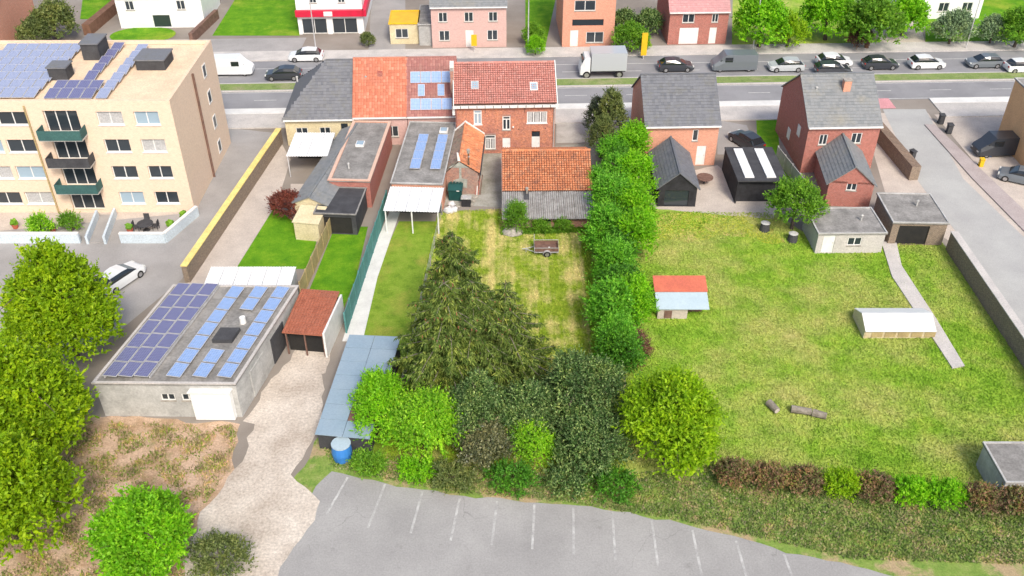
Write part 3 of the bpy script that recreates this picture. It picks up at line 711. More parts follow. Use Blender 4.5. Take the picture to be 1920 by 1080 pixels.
MB().box(-.03, .03, .0, .12, .2, .3).build('bracket', m_metal, bl); MB().lump((0, -.1, .28), .17, 2, 10, 7, .02).build('globe', m_white, bl, smooth=True)
rk = MB().lump((0, 0, .22), (1.0, .7, .5), 5, 12, 7, .07).build('boulder', m_stone, None, smooth=False, loc=G(961, 438)); tag(rk, 'large pale flat boulder lying at the left corner of the shed', 'boulder')
rk.scale = (.95, .9, .8)

# ------------------------------------------------------------------ garden things beside the annex
bn = thing('garden_bin', 'dark green lidded plastic storage bin against the annex front wall', 'bin', G(854, 377), math.radians(-4))
MB().prism([(-.62, 0, 0), (.62, 0, 0), (.56, .75, 0), (-.56, .75, 0)], (0, 0, 1.15)).build('body', m_green_plastic, bn)
lid = MB(); lid.prism([(-.68, -.1, 1.15), (-.68, .5, 1.55), (-.68, .85, 1.5), (-.68, .85, 1.15)][::-1], (1.36, 0, 0)); lid = lid.build('lid', m_green_plastic, bn)
for i in range(4): MB().box(-.55+i*.3, -.35+i*.3, .46, .8, 1.56, 1.62).build('rib', m_green_plastic, lid)
for x in (-.5, .4): MB().tube((x, .9, .13), (x+.1, .9, .13), .13, .13, 10).build('wheel', m_rubber, bn)
MB().box(.15, .4, -.115, -.102, 1.1, 1.18).build('sticker', m_white, bn)
cb = thing('black_crate_stack', 'stack of black crates with a grey board on top, right of the green bin', 'crates', G(874, 388), math.radians(-3))
for k, z in enumerate((0, .42)):
    c = MB(); c.box(-.42, .42, 0, .55, z+.0, z+.05)
    for b in ((-.42, .42, 0, .04), (-.42, .42, .51, .55), (-.42, -.38, .04, .51), (.38, .42, .04, .51)): c.box(*b, z+.05, z+.38)
    c.build('crate', m_black, cb)
MB().box(-.47, .47, -.05, .62, .82, .88).build('board', m_grey, cb)
MB().tube((-.1, .2, .88), (-.1, .2, 1.0), .3, .26, 12).build('bowl', m_metal, cb)
for k, (x, y, s, lb_) in enumerate(((841, 399, .36, 'larger white plastic sack slumped on the grass at the yard corner'), (847, 386, .26, 'small white plastic sack standing behind the larger sack, below the bin'))):
    t = thing('white_sack', lb_, 'sack', G(x, y)); m = MB(); m.lump((0, 0, s*.7), (s*1.3, s, s), k+4, 11, 8, .13); m.build('sack', m_bag, t)
    MB().lump((.1, 0, s*1.7), (s*.4, s*.35, s*.35), k+8, 7, 5, .2).build('knot', m_bag, t)
    if k == 0: MB().lump((.5, .25, .2), (.35, .3, .3), 17, 9, 6, .15).build('fold', m_bag, t)
for k, (x, y) in enumerate(((884, 386), (888, 379), (858, 390), (891, 372))):
    o = MB().lump((0, 0, .12), (.2+.03*k, .17, .16), k+30, 7, 5, .2).build('stone', m_stone, None, loc=G(x, y)); tag(o, ['pale stone at the right foot of the black crates', 'pale stone just above the one at the foot of the crates', 'pale stone under the green bin, left of the crates', 'pale stone farthest up the yard, by the leaning boards'][k], 'stone', 'stones at the yard edge')
fr = thing('leaning_boards', 'bundle of reddish and pale boards leaning on the right side of the annex', 'boards', G(893, 366))
for k, (dx, h, m) in enumerate(((0, 1.9, m_white), (.14, 1.6, m_brick_red), (.3, 2.0, m_wood), (-.16, 1.3, m_brick_red))):
    MB().prism([(dx, 0, 0), (dx+.09, 0, 0), (dx+.09, .05, 0), (dx, .05, 0)][::-1], (.15+.06*k, .3, h)).build('board', m, fr)
pf = thing('wire_fence', 'thin pale post and wire fence along the left edge of the lawn', 'fence')
P0, P1 = G(829, 404), G(740, 800)
for k in range(11):
    p = P0.lerp(P1, k/10); MB().box(p.x-.04, p.x+.04, p.y-.04, p.y+.04, 0, 1.25).build('post', m_stone, pf)
for z in (.4, .8, 1.15): MB().tube(P0+Vector((0, 0, z)), P1+Vector((0, 0, z)), .012, .012, 4).build('wire', m_metal, pf)

# ------------------------------------------------------------------ trailer on the lawn
tr = thing('garden_trailer', 'small open wooden box trailer with one axle parked on the lawn', 'trailer', G(1003, 480.5), math.radians(.5))
L_, W_, zb_ = 1.95, 1.15, .48
MB().box(0, L_, 0, W_, zb_, zb_+.04).build('floor', m_wood, tr)
for b, nme in (((0, L_, -.03, 0), 'side_board'), ((0, L_, W_, W_+.03), 'side_board'), ((-.03, 0, -.03, W_+.03), 'end_board'), ((L_, L_+.03, -.03, W_+.03), 'end_board')):
    for z in (0, .17): MB().box(*b, zb_+.02+z, zb_+.18+z).build(nme, m_wood, tr)
f = MB()
for x in (-.06, L_+.031): 
    for y in (-.06, W_+.03): f.box(x, x+.035, y, y+.035, zb_-.06, zb_+.42)
f.box(-.06, L_+.06, -.075, -.0605, zb_+.37, zb_+.42); f.box(-.06, L_+.06, W_+.066, W_+.08, zb_+.37, zb_+.42); f.box(L_+.067, L_+.08, -.05, W_+.06, zb_+.37, zb_+.42); f.box(-.08, -.0605, -.05, W_+.06, zb_+.37, zb_+.42)
f.box(-.05, L_+.05, -.06, W_+.06, zb_-.1, zb_-.061); f.build('frame', m_metal, tr)
MB().box(-.075, -.02, W_+.0, W_+.05, zb_+.2, zb_+1.0).build('post', m_metal, tr)
tbm = MB(); tbm.tube((0, .15, zb_-.12), (-.85, W_/2, zb_-.1), .03, .03, 6); tbm.tube((0, W_-.15, zb_-.12), (-.85, W_/2, zb_-.1), .03, .03, 6); tbm.tube((-.8, W_/2, zb_-.1), (-1.1, W_/2, zb_-.08), .045, .03, 8); tbm.build('drawbar', m_metal, tr)
MB().tube((-.75, W_/2, 0.02), (-.75, W_/2, .55), .03, .03, 8).build('jockey_wheel', m_metal, tr)
for y0 in (-.22, W_+.06):
    wv = MB().tube((1.02, y0, .29), (1.02, y0+.15, .29), .29, .29, 18).build('wheel', m_rubber, tr)
    MB().tube((1.02, y0-.012, .29), (1.02, y0+.02, .29), .17, .17, 14).build('rim', m_rim, wv)
    fd = MB()
    for k in range(8):
        a0, a1 = PI*k/8, PI*(k+1)/8
        q = [(1.02+.36*math.cos(a), y0-.03, .29+.36*math.sin(a)) for a in (a0, a1)]+[(1.02+.33*math.cos(a), y0-.03, .29+.33*math.sin(a)) for a in (a1, a0)]
        fd.prism(q, (0, .22, 0))
    fd.build('mudguard', m_metal, tr)
MB().box(.9, 1.1, -.064, -.031, zb_+.05, zb_+.1).build('reflector', m_red_paint, tr)
MB().box(1.15, 1.3, .5, .6, zb_+.041, zb_+.09).build('paper_scrap', m_white, tr)

# ------------------------------------------------------------------ apartment block
ap = thing('apartment_block', 'four-storey sand brick apartment block with green balconies and solar panels on its flat roof', 'apartment block', (-66, 73, 0), math.radians(.3))
AW, AD, AH = 37, 13.8, 10.7
aops = []; bay = []
xcols = [(36.9-5.6, 3.0), (36.9-9.6, 3.0), (36.9-13.6, 2.6), (36.9-18.4, 2.7), (36.9-21.4, 2.7), (36.9-26.4, 2.8)]
for k in range(4):
    z = .9 + 2.62*k
    for x, w in ((34.3-.6, 2.1), (30.8-.3, 2.2)): aops.append((x, z, w, 1.25))
    for x, w in ((22.0, 2.6), (19.0, 2.6)): aops.append((x, z, w, 1.25))
    aops.append((26.0, z-.7 if k else .3, 2.9, 2.05 if k else 1.9)); 
    aops.append((14.2, z-.7 if k else .3, 2.9, 2.05 if k else 1.9))
    aops.append((8.2, z, 2.2, 1.25))
mb = MB(); wall_open(mb, AW, AH, aops, rev=.3)
mb.quad((AW, AD, 0), (0, AD, 0), (0, AD, AH), (AW, AD, AH)); mb.quad((0, AD, 0), (0, 0, 0), (0, 0, AH), (0, AD, AH))
mb.quad((AW, 0, 0), (AW, AD, 0), (AW, AD, AH), (AW, 0, AH))
apw = mb.build('wall', m_sand_brick, ap)
for i, o in enumerate(aops):
    if o[3] > 1.5: window(apw, *o, y=.28, n=3, sill=False)
    else: window(apw, *o, y=.2, n=2, glass=[m_glass, m_glass, m_curtain, m_blueglass][(i*7) % 4 if o[0] < 34 else (i*3) % 4], sill=m_white)
for k in range(1, 4):
    for x in (25.6, 13.8):
        z = .12+2.62*k+.0; mt = m_green_awn if (k != 2) else m_dark
        b = MB().box(x, x+3.7, -1.25, -.003, z-.14, z).build('balcony', m_pave, ap)
        pn = MB(); pn.box(x, x+3.7, -1.3, -1.25, z-.05, z+.85); pn.box(x, x+.05, -1.249, -.003, z, z+.85); pn.box(x+3.65, x+3.7, -1.249, -.003, z, z+.85)
        pn.build('railing', mt, b)
for x in (24.6, 18.2, 12.8): MB().tube((x, -.1, 0), (x, -.1, AH-.1), .08, .08, 8).build('downpipe', m_fence, ap)
MB().tube((AW+.1, 6.6, 0), (AW+.1, 6.6, AH-.1), .12, .12, 8).build('downpipe', m_wood, ap)
for k in range(4):
    z = .9+2.62*k
    o = MB(); o.box(AW+.004, AW+.06, 9.6, 9.7, z, z+1.3); o.box(AW+.004, AW+.06, 10.5, 10.6, z, z+1.3); o.box(AW+.004, AW+.06, 9.7, 10.5, z+1.2, z+1.3); o.box(AW+.004, AW+.06, 9.7, 10.5, z, z+.1)
    wn = o.build('window', m_white, apw); MB().box(AW+.004, AW+.03, 9.7, 10.5, z+.1, z+1.2).build('pane', m_glass, wn)
m_aroof = M('sand_roof_gravel', (.78, .60, .42), (.66, .5, .35), .6, 8)
apr = MB().box(.3, AW-.3, .3, AD-.3, AH-.2, AH-.02).build('roof', m_aroof, ap)
r = MB()
for b in ((0, AW, 0, .3), (0, AW, AD-.3, AD), (0, .3, .3, AD-.3), (AW-.3, AW, .3, AD-.3)): r.box(*b, AH+.002, AH+.32)
r.build('parapet', m_sand_brick, ap)
def lay(par, x0, y0, nx, ny, w, l, mat, z, tilt=math.radians(8), gx=.04, gy=.05):
    for i in range(nx):
        for j in range(ny): panel(par, (x0+i*(w+gx), y0+j*(l*math.cos(tilt)+gy), z), w, l, mat, tilt)
lay(ap, 17.9, 1.0, 7, 7, 1.0, 1.65, m_solar_pale, AH+.15)
lay(ap, 26.0, .8, 4, 2, 1.0, 1.65, m_solar_violet, AH+.15)
lay(ap, 30.4, .8, 1, 7, 1.0, 1.65, m_solar_pale, AH+.15)
lay(ap, 28.0, 4.6, 1, 5, 1.0, 1.65, m_solar_violet, AH+.15)
lay(ap, 15.6, 1.0, 1, 3, 1.0, 1.65, m_solar_violet, AH+.15)
for (x, y, w, d, h) in ((31.9, 7.2, 2.6, 2.6, .9), (26.2, 9.6, 1.6, 2.4, 1.5), (24.9, 5.0, 1.6, 1.5, 1.1), (8, 8, 2, 2, 1)):
    b = MB().box(x, x+w, y, y+d, AH-.018, AH+h).build('roof_box', m_dark, ap); MB().box(x-.1, x+w+.1, y-.1, y+d+.1, AH+h+.002, AH+h+.12).build('lid', m_slate, b)
# terrace in front of the block
tw_ = thing('terrace_wall', 'low pale blue-white wall around the right-hand terrace of the apartment block', 'wall')
def lowwall(par, pts, h, th, mat, name='wall', cop=None):
    for i in range(len(pts)-1):
        a, b = pts[i], pts[i+1]; d = (b-a).normalized(); n = Vector((-d.y, d.x, 0))*th/2
        q = [Vector((p.x, p.y, 0)) for p in (a-n, b-n, b+n, a+n)]
        MB().prism(q, (0, 0, h)).build(name, mat, par)
        if cop: 
            n2 = n*1.25; MB().prism([Vector((p.x, p.y, h+.003+.002*i)) for p in (a-n2, b-n2, b+n2, a+n2)], (0, 0, .08)).build('coping', cop, par)
m_terr = M('pale_blue_wall', (.55, .63, .68), (.48, .55, .6), .6, 8)
lowwall(tw_, [G(228, 455), G(312, 455), G(372, 404)], .95, .25, m_terr, cop=m_white)
t2 = thing('terrace_wall', 'long pale low wall along the left terraces of the apartment block', 'wall')
lowwall(t2, [G(-200, 455), G(152, 455)], .95, .25, m_terr, cop=m_white)
t3 = thing('entrance_ramp', 'grey sloping entrance ramp with two pale side walls between the terraces', 'ramp')
lowwall(t3, [G(165, 458), G(185, 408)], .8, .2, m_terr); lowwall(t3, [G(198, 458), G(218, 404)], .8, .2, m_terr)
a, b, c, d = G(167, 456), G(196, 456), G(214, 404), G(187, 404)
MB().prism([a, b, Vector((c.x, c.y, .0)), d], (0, 0, .1)).build('ramp_slab', m_asphalt_pale, t3)
psheet('terrace_floor', [(-200, 452), (372, 398), (372, 385), (-200, 395)], .02, m_beige)
for k, (x, y, s, L, nm, lb_, ct) in enumerate(((75, 432, .8, L_lime, 'terrace_shrub', 'bright green shrub in the left terrace', 'shrub'), (55, 422, .5, L_mid, 'terrace_shrub', 'small mid green shrub behind the bright one on the left terrace', 'shrub'), (130, 424, .7, L_mid, 'terrace_shrub', 'green shrub on the terrace left of the entrance ramp', 'shrub'))):
    pass
tb_ = thing('patio_table', 'dark round garden table on the right-hand terrace', 'table', G(275, 432))
MB().tube((0, 0, .7), (0, 0, .76), .7, .7, 16).build('tabletop', m_dark, tb_); MB().tube((0, 0, 0), (0, 0, .7), .06, .06, 8).build('leg', m_dark, tb_); MB().tube((0, 0, 0), (0, 0, .05), .35, .3, 12).build('base', m_dark, tb_)
def chair(x, y, rz, lb_):
    t = thing('garden_chair', lb_, 'chair', G(x, y), rz, 'chairs round the terrace table')
    MB().box(-.25, .25, -.25, .25, .42, .47).build('seat', m_dark, t); MB().box(-.25, .25, .25, .3, .42, .95).build('backrest', m_dark, t)
    for sx in (-.23, .19):
        for sy in (-.23, .21): MB().box(sx, sx+.04, sy, sy+.04, 0, .42).build('leg', m_dark, t)
chair(258, 432, PI/2, 'dark garden chair left of the round terrace table'); chair(293, 430, -PI/2, 'dark garden chair right of the round terrace table'); chair(276, 420, 0, 'dark garden chair behind the round terrace table')
yl = thing('boundary_wall', 'long yellow rendered wall between the apartment drive and the neighbouring strip', 'wall')
lowwall(yl, [G(527, 268), G(352, 530)], 1.6, .45, m_garden_wall, cop=m_yellow)

# ------------------------------------------------------------------ row of houses left of the plot
B = lambda x, y: Vector((x, y, 0))
slh = gable('slate_house', 'low cream house with big dark slate roof hipped on the left', 'house', B(-23.0, 86.3), 6.9, 9.6, 2.95, 7.15, m_cream, m_slate, SR, ops=[(1, .9, 1.2, 1.1), (3.4, .9, 1.1, 1.1), (5.6, 1.2, .7, 1.2, 'dark')], hips=True)
nb1 = gable('tiled_house', 'terraced house with orange-red tiled roof joined to the slate house', 'house', B(-16.0, 86.4), 5.35, 9.6, 3.15, 7.35, m_brick_pink, m_tile_nb, SR, ops=[(.7, .9, 1.2, 1.2), (3.2, .9, 1.2, 1.2)], tile=(.28, .34, False), over=.2)
rf = MB().box(0, .5, 0, .5, 0, .9).build('chimney', m_brick_red, nb1, loc=(2.4, 3.2, 5.6))
nb2 = gable('tiled_house', 'terraced house with dull red roof carrying blue solar panels, beside the plot house', 'house', B(-10.6, 86.6), 4.95, 9.6, 3.15, 7.35, m_brick_pink, m_tile_dull, SR, ops=[(.7, .9, 1.2, 1.2), (3.0, .1, .9, 2.1, 'door')], tile=(.28, .34, False), over=.2)
ts = math.atan2(4.2, 4.8)
def roofpanel(par, x, s, w, l, m, d=9.6, he=3.15, hr=7.35):
    run = d/2; L = math.hypot(run, hr-he); panel(par, (x, s*run/L, he+s*(hr-he)/L+.22), w, l, m, math.atan2(hr-he, run))
for i in range(4): roofpanel(nb2, .35+i*1.06, 3.4, 1.02, 1.25, m_solar_blue); roofpanel(nb2, .35+i*1.06, .45, 1.02, 1.25, m_solar_blue)
for x in (1.1, 3.1): roofpanel(nb2, x, 1.95, .7, 1.3, m_solar_blue)
flatbox('flat_extension', 'grey flat-roofed extension with red brick rim behind the orange-roofed house', 'extension', B(-16.6, 74.2), 3.7, 12, 2.7, m_brick_red, m_flat, -math.radians(3), rimmat=m_brick_salmon, rim=.3, ops=[(1.0, .9, 1.2, 1.0)])
flatbox('dark_outbuilding', 'low dark-roofed outbuilding with open front at the top of the narrow lawn', 'outbuilding', B(-17.2, 69.6), 3.6, 4.5, 2.0, m_dark, m_dark, -math.radians(4), ops=[(.4, .05, 2.8, 1.7, 'open')], rimmat=m_flat)
e3 = flatbox('flat_extension', 'grey flat-roofed extension carrying two columns of blue solar panels', 'extension', B(-10.9, 73.9), 4.6, 12.3, 2.6, m_brick_salmon, m_flat, -math.radians(3), ops=[(1, .9, 1.5, 1.1)])
for i in range(2):
    for j in range(4): panel(e3, (1.3+i*1.9, 2.4+j*1.7, 2.85), .98, 1.65, m_solar_blue, math.radians(5))
aw_ = thing('veranda', 'white-roofed open veranda in front of the extension with solar panels', 'veranda', B(-11.2, 69.6), -math.radians(3))
vm = corr_mesh(.96, 4.1, m_bright, .24, .025, mat2=m_white)
for i in range(5): link('roof_sheet', vm, aw_, (i*.98, 0, 2.34+.006*(i % 2)), (.02, 0, 0))
for x in (.1, 2.4, 4.7): MB().box(x, x+.1, .1, .2, 0, 2.299).build('post', m_white, aw_)
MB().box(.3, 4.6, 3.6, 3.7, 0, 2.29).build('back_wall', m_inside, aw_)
gable('rear_wing', 'long grey-roofed rear wing of the slate house ending in a yellow gable', 'annex', B(-19.3, 71.4), 2.9, 14.5, 2.1, 2.75, m_cream, m_slate_grey, -math.radians(9), 'y', ops=[(.8, .8, 1, 1)])
cpt = thing('carport', 'carport with bright white roof behind the slate house', 'carport', B(-21.6, 79.6), 0)
vm = corr_mesh(.98, 4.8, m_bright, .245, .025, mat2=m_white)
for i in range(4): link('roof_sheet', vm, cpt, (i*1.0, 0, 2.34+.006*(i % 2)), (.02, 0, 0))
for x in (.05, 3.85):
    for y in (.1, 4.6): MB().box(x, x+.1, y, y+.1, 0, 2.299).build('post', m_metal, cpt)
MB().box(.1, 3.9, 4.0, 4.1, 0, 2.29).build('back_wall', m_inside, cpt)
yr_ = thing('yellow_lean_to', 'small pale yellow rendered lean-to at the edge of the patio', 'outbuilding', B(-18.9, 68.6), -math.radians(9))
MB().box(0, 2.2, 0, 2.4, 0, 1.8).build('wall', m_cream, yr_); MB().prism([(-.1, -.1, 1.803), (2.3, -.1, 1.803), (2.3, 2.4, 2.1), (-.1, 2.4, 2.1)], (0, 0, .06)).build('roof', m_cream, yr_)
# fences of the long gardens
def fence(label, a, b, h, mat, pw=1.8, name='panel_fence', cat='fence'):
    t = thing(name, label, cat); L = (b-a).length; n = max(2, round(L/pw)); d = (b-a)/n; dn = d.normalized(); s = Vector((-dn.y, dn.x, 0))
    for i in range(n+1):
        p = a+d*i; MB().box(p.x-.06, p.x+.06, p.y-.06, p.y+.06, 0, h+.08).build('post', mat, t)
    for i in range(n):
        p, q = a+d*i+dn*.062, a+d*(i+1)-dn*.062; e = s*.025
        MB().prism([p-e, q-e, q+e, p+e], (0, 0, h)).build('panel', mat, t)
    return t
fence('teal green panel fence between the narrow lawn and the pale garden path', G(727, 392), G(650, 625), 1.9, m_teal)
fence('straw coloured garden fence left of the narrow green lawn', G(626, 428), G(566, 560), 1.6, m_fence)

# ------------------------------------------------------------------ workshop with solar panels, garages
wl_, wr_ = G(198, 780), G(455, 782)
wsr = math.atan2(wr_.y-wl_.y, wr_.x-wl_.x)
ww_ = (wr_-wl_).length
ws = flatbox('workshop', 'grey flat-roofed workshop covered with rows of solar panels', 'workshop', wl_, ww_, 11.0, 2.95, m_grey, m_flat, wsr, ops=[(4.2, 1.5, .95, .6), (5.6, 1.5, .95, .6)], rimmat=m_pave, rim=.2)
gd = MB().box(ww_-3.0, ww_-.35, -.35, -.002, .05, 2.5).build('garage_door', m_bright, ws)
MB().box(ww_-3.1, ww_-.25, -.45, -.001, 2.503, 2.6).build('door_hood', m_white, gd)
for i in range(3):
    for j in range(7):
        panel(ws, (.45+i*1.05, .35+j*1.52, 3.35+.0), 1.02, 1.48, m_solar_violet, 0, 0, -.05)
for sx in (.5, 3.5): MB().box(sx, sx+.08, .4, 10.8, 3.11, 3.28).build('rack_rail', m_metal, ws)
for j in range(7): panel(ws, (4.6, .5+j*1.48, 3.25), 1.02, 1.4, m_solar_blue, 0)
for j in (0, 1, 5, 6): panel(ws, (6.35, .5+j*1.48, 3.25), 1.02, 1.4, m_solar_blue, 0)
for j in range(7): panel(ws, (8.0, .5+j*1.48, 3.25), 1.02, 1.4, m_solar_blue, 0)
MB().box(6.0, 7.4, 4.2, 5.6, 3.052, 3.35).build('skylight', m_dark, ws); MB().tube((7.2, 6.5, 3.05), (7.2, 6.5, 3.6), .22, .2, 10).build('vent', m_white, ws)
for y0 in (2.0, 5.5): MB().box(ww_+.003, ww_+.06, y0, y0+2.2, .05, 2.3).build('side_door', m_dark if y0 > 5 else m_grey, ws)
def skew(o, k):                                   # the plots run at a slant, and so do the side walls
    for c in o.children:
        if c.name.startswith('solar_panel'): c.location.x += k*c.location.y; c.rotation_euler.z -= math.atan(k)
        elif c.type == 'MESH':
            for v in c.data.vertices: v.co.x += k*v.co.y
        skew(c, k)
skew(ws, .18)
wg = thing('long_garage', 'garage with white corrugated roof behind the workshop', 'garage', G(388, 590), 0)
gm_ = corr_mesh(1.1, 3.1, m_bright, .22, .03)
MB().box(.1, 6.7, .1, 3.0, 0, 2.2).build('wall', m_grey, wg)
for i in range(6): link('roof_sheet', gm_, wg, (.0+i*1.13, 0, 2.26+.005*(i % 2)), (.05, 0, 0))
rgt = G(541, 664)
rg_ = thing('red_garage', 'garage with red-brown tiled roof, white side wall and dark open front', 'garage', rgt, -math.radians(7))
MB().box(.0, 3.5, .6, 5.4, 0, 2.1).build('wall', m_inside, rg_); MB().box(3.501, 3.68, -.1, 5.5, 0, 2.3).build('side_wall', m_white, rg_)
for x in (0, 1.7, 3.38): MB().box(x, x+.12, 0, .12, 0, 2.1).build('post', m_wood, rg_)
rg_.scale = (.82, .86, 1)
rr = MB().prism([(-.15, -.2, 2.12), (3.49, -.2, 2.12), (3.49, 5.5, 2.5), (-.15, 5.5, 2.5)], (0, 0, .06)).build('roof', m_tile_brown, rg_)
tb = MB(); tiles(tb, (-.15, -.2, 2.19), (1, 0, 0), (0, 5.7, .38), 3.64, 5.7, .28, .33); tb.build('roof_tiles', m_tile_brown, rr, kind='stuff')
bs = thing('metal_barn', 'long low barn with blue-grey sheet roof and rusty patches beside the plot trees', 'barn', (0, 0, 0))
q = [G(590, 815, 1.5), G(694, 824, 1.5), G(752, 632, 1.9), G(655, 628, 1.9)]
nn = 7
for i in range(nn):
    for j in range(2):
        a = q[0].lerp(q[1], j/2+.004).lerp(q[3].lerp(q[2], j/2+.004), i/nn); b = q[0].lerp(q[1], (j+1)/2-.004).lerp(q[3].lerp(q[2], (j+1)/2-.004), i/nn)
        c = q[0].lerp(q[1], (j+1)/2-.004).lerp(q[3].lerp(q[2], (j+1)/2-.004), (i+1)/nn-.003); d = q[0].lerp(q[1], j/2+.004).lerp(q[3].lerp(q[2], j/2+.004), (i+1)/nn-.003)
        MB().prism([a, b, c, d], (0, 0, .06)).build('roof_sheet', m_wood if (i, j) == (1, 1) else m_blue_roof, bs, label='rusty brown sheet' if (i, j) == (1, 1) else None)
qw = [Vector((p.x, p.y, 0)) for p in q]; cen = sum(qw, Vector())/4; qw = [p.lerp(cen, .05) for p in qw]
MB().prism(qw, (0, 0, 1.45)).build('wall', m_dark, bs)
bb = thing('blue_barrel', 'blue plastic water barrel standing by the gravel track', 'barrel', G(643, 858))
bb.scale = (1.2, 1.2, 1.2)
m = MB(); m.tube((0, 0, 0), (0, 0, .5), .5, .56, 16); m.tube((0, 0, .5), (0, 0, 1.05), .56, .5, 16); m.build('body', m_blue_plastic, bb)
MB().tube((0, 0, 1.05), (0, 0, 1.1), .53, .53, 16).build('lid', m_blue_pale, bb)

# ------------------------------------------------------------------ houses right of the plot
gable('slate_house', 'salmon brick house with plain dark slate roof right of the plot', 'house', B(12.95, 81.9), 7.1, 9.0, 4.4, 7.6, m_brick_salmon, m_slate, SR, ops=[(4.6, 2.7, .55, 1.2), (1.2, .9, 1.2, 1.2), (5.2, .05, .9, 2.1, 'door')], over=.3)
gable('black_garden_house', 'black timber garden house with steep dark roof behind the salmon house', 'garden house', B(13.4, 74.2), 3.5, 7.0, 2.0, 3.5, m_black, m_slate, -math.radians(1), 'y', ops=[(.6, .1, 2.2, 1.6, 'dark')])
pg = thing('black_carport', 'black flat-roofed carport with two long white skylights', 'carport', B(20.6, 74.6), 0)
MB().box(0, 4.6, 0, 6.6, 2.35, 2.5).build('roof', m_dark, pg)
for x in (.75, 2.75): MB().box(x, x+.85, .5, 6.1, 2.503, 2.6).build('skylight', m_bright, pg)
for x in (.05, 4.45):
    for y in (.1, 3.2, 6.4): MB().box(x, x+.12, y, y+.12, 0, 2.349).build('post', m_black, pg)
MB().box(.2, 4.4, 4.5, 4.6, 0, 2.34).build('back_wall', m_black, pg)
MB().box(.06, .16, .3, 6.3, 0, 2.34).build('side_wall', m_black, pg); MB().box(.17, 4.44, .5, .58, 0, 2.34).build('front_wall', m_black, pg)
vh = gable('red_brick_house', 'red brick house with grey slate roof and orange chimney near the side street', 'house', B(28.2, 80.6), 6.9, 9.2, 4.95, 8.2, m_brick_red, m_slate_grey, SR, ops=[(4.3, 3.1, 1.0, 1.1), (1.2, 3.0, .8, 1.1), (4.6, .8, 1.2, 1.2)])
cc = MB().box(0, .7, 0, .6, 0, 1.7).build('chimney', m_brick_salmon, vh, loc=(3.7, 2.9, 6.5)); MB().box(-.05, .75, -.05, .65, 1.701, 1.8).build('cap', m_stone, cc)
for y, z in ((2.0, 2.8), (4.6, 1.2)):
    o = MB(); o.box(-.06, -.003, y, y+.8, z, z+1.1); o.build('window', m_white, vh)
gable('brick_extension', 'red brick gabled extension with grey slate roof joined to the red brick house', 'extension', B(28.9, 74.4), 4.0, 7.2, 2.4, 4.1, m_brick_red, m_slate_grey, -math.radians(6), 'y', ops=[(1.6, 1.7, .9, .9)])
flatbox('grey_shed', 'grey flat-roofed garden shed with pale front at the top of the big lawn', 'shed', B(25.9, 66.4), 5.7, 4.0, 1.95, m_pave, m_flat, math.radians(1), ops=[(.5, .1, 1.0, 1.8, 'door'), (2.6, .8, 1.2, .8)])
flatbox('brown_garage', 'brown-fronted garage with grey roof between the grey shed and the garden wall', 'garage', B(32.6, 67.8), 4.6, 4.8, 2.2, m_garden_wall, m_flat, -math.radians(2), ops=[(.6, .05, 2.6, 1.9, 'open')])
gw = thing('garden_wall', 'long brown brick garden wall with pale coping along the side street', 'wall')
lowwall(gw, [G(1778, 468), G(1925, 690), G(2050, 900)], 1.8, .5, m_garden_wall, cop=m_pave)
hw_ = thing('front_garden_wall', 'brown brick wall beside the red brick house at the side street', 'wall')
lowwall(hw_, [G(1640, 252), G(1712, 338)], 1.5, .9, m_garden_wall)
fence('slim grey fence between the black carport and the red brick house', G(1455, 300), G(1540, 410), 1.5, m_grey)
tn = flatbox('tan_building', 'tan rendered building at the right edge across the side street', 'building', B(50.5, 79.5), 8, 8.5, 6.5, M('tan_render', (.66, .42, .22), (.58, .36, .19), .6, 8), m_flat, 0, ops=[(1, 1, 1.4, 1.3), (4, 1, 1.4, 1.3), (1, 4, 1.4, 1.3), (4, 4, 1.4, 1.3)])

def skylight(par, x, y, z, w=.8, l=.9):
    o = MB().box(x, x+w, y, y+l, z+.002, z+.22).build('skylight', m_white, par); MB().box(x+.08, x+w-.08, y+.08, y+l-.08, z+.222, z+.25).build('pane', m_blueglass, o)
def vent(par, x, y, z): 
    m = MB().tube((x, y, z), (x, y, z+.5), .08, .08, 8); m.tube((x, y, z+.5), (x, y, z+.6), .14, .06, 8); m.build('vent_pipe', m_grey, par)
for nm, pts in (('flat_extension', ((1.2, 6.5), (1.4, 2.2))), ('flat_extension.001', ((3.2, 10), )), ('brown_garage', ((2.8, 2.8),)), ('grey_shed', ((4.2, 2.0),))):
    o = bpy.data.objects.get(nm); zz = {'flat_extension': 2.8, 'flat_extension.001': 2.7, 'brown_garage': 2.3, 'grey_shed': 2.05}[nm]
    for i, (x, y) in enumerate(pts): (skylight if i == 0 and nm.startswith('flat') else vent)(o, x, y, zz)
for o in (slh, nb1, nb2, vh): vent(o, 1.2, 3.2, 5.6 if o is not vh else 7.0)
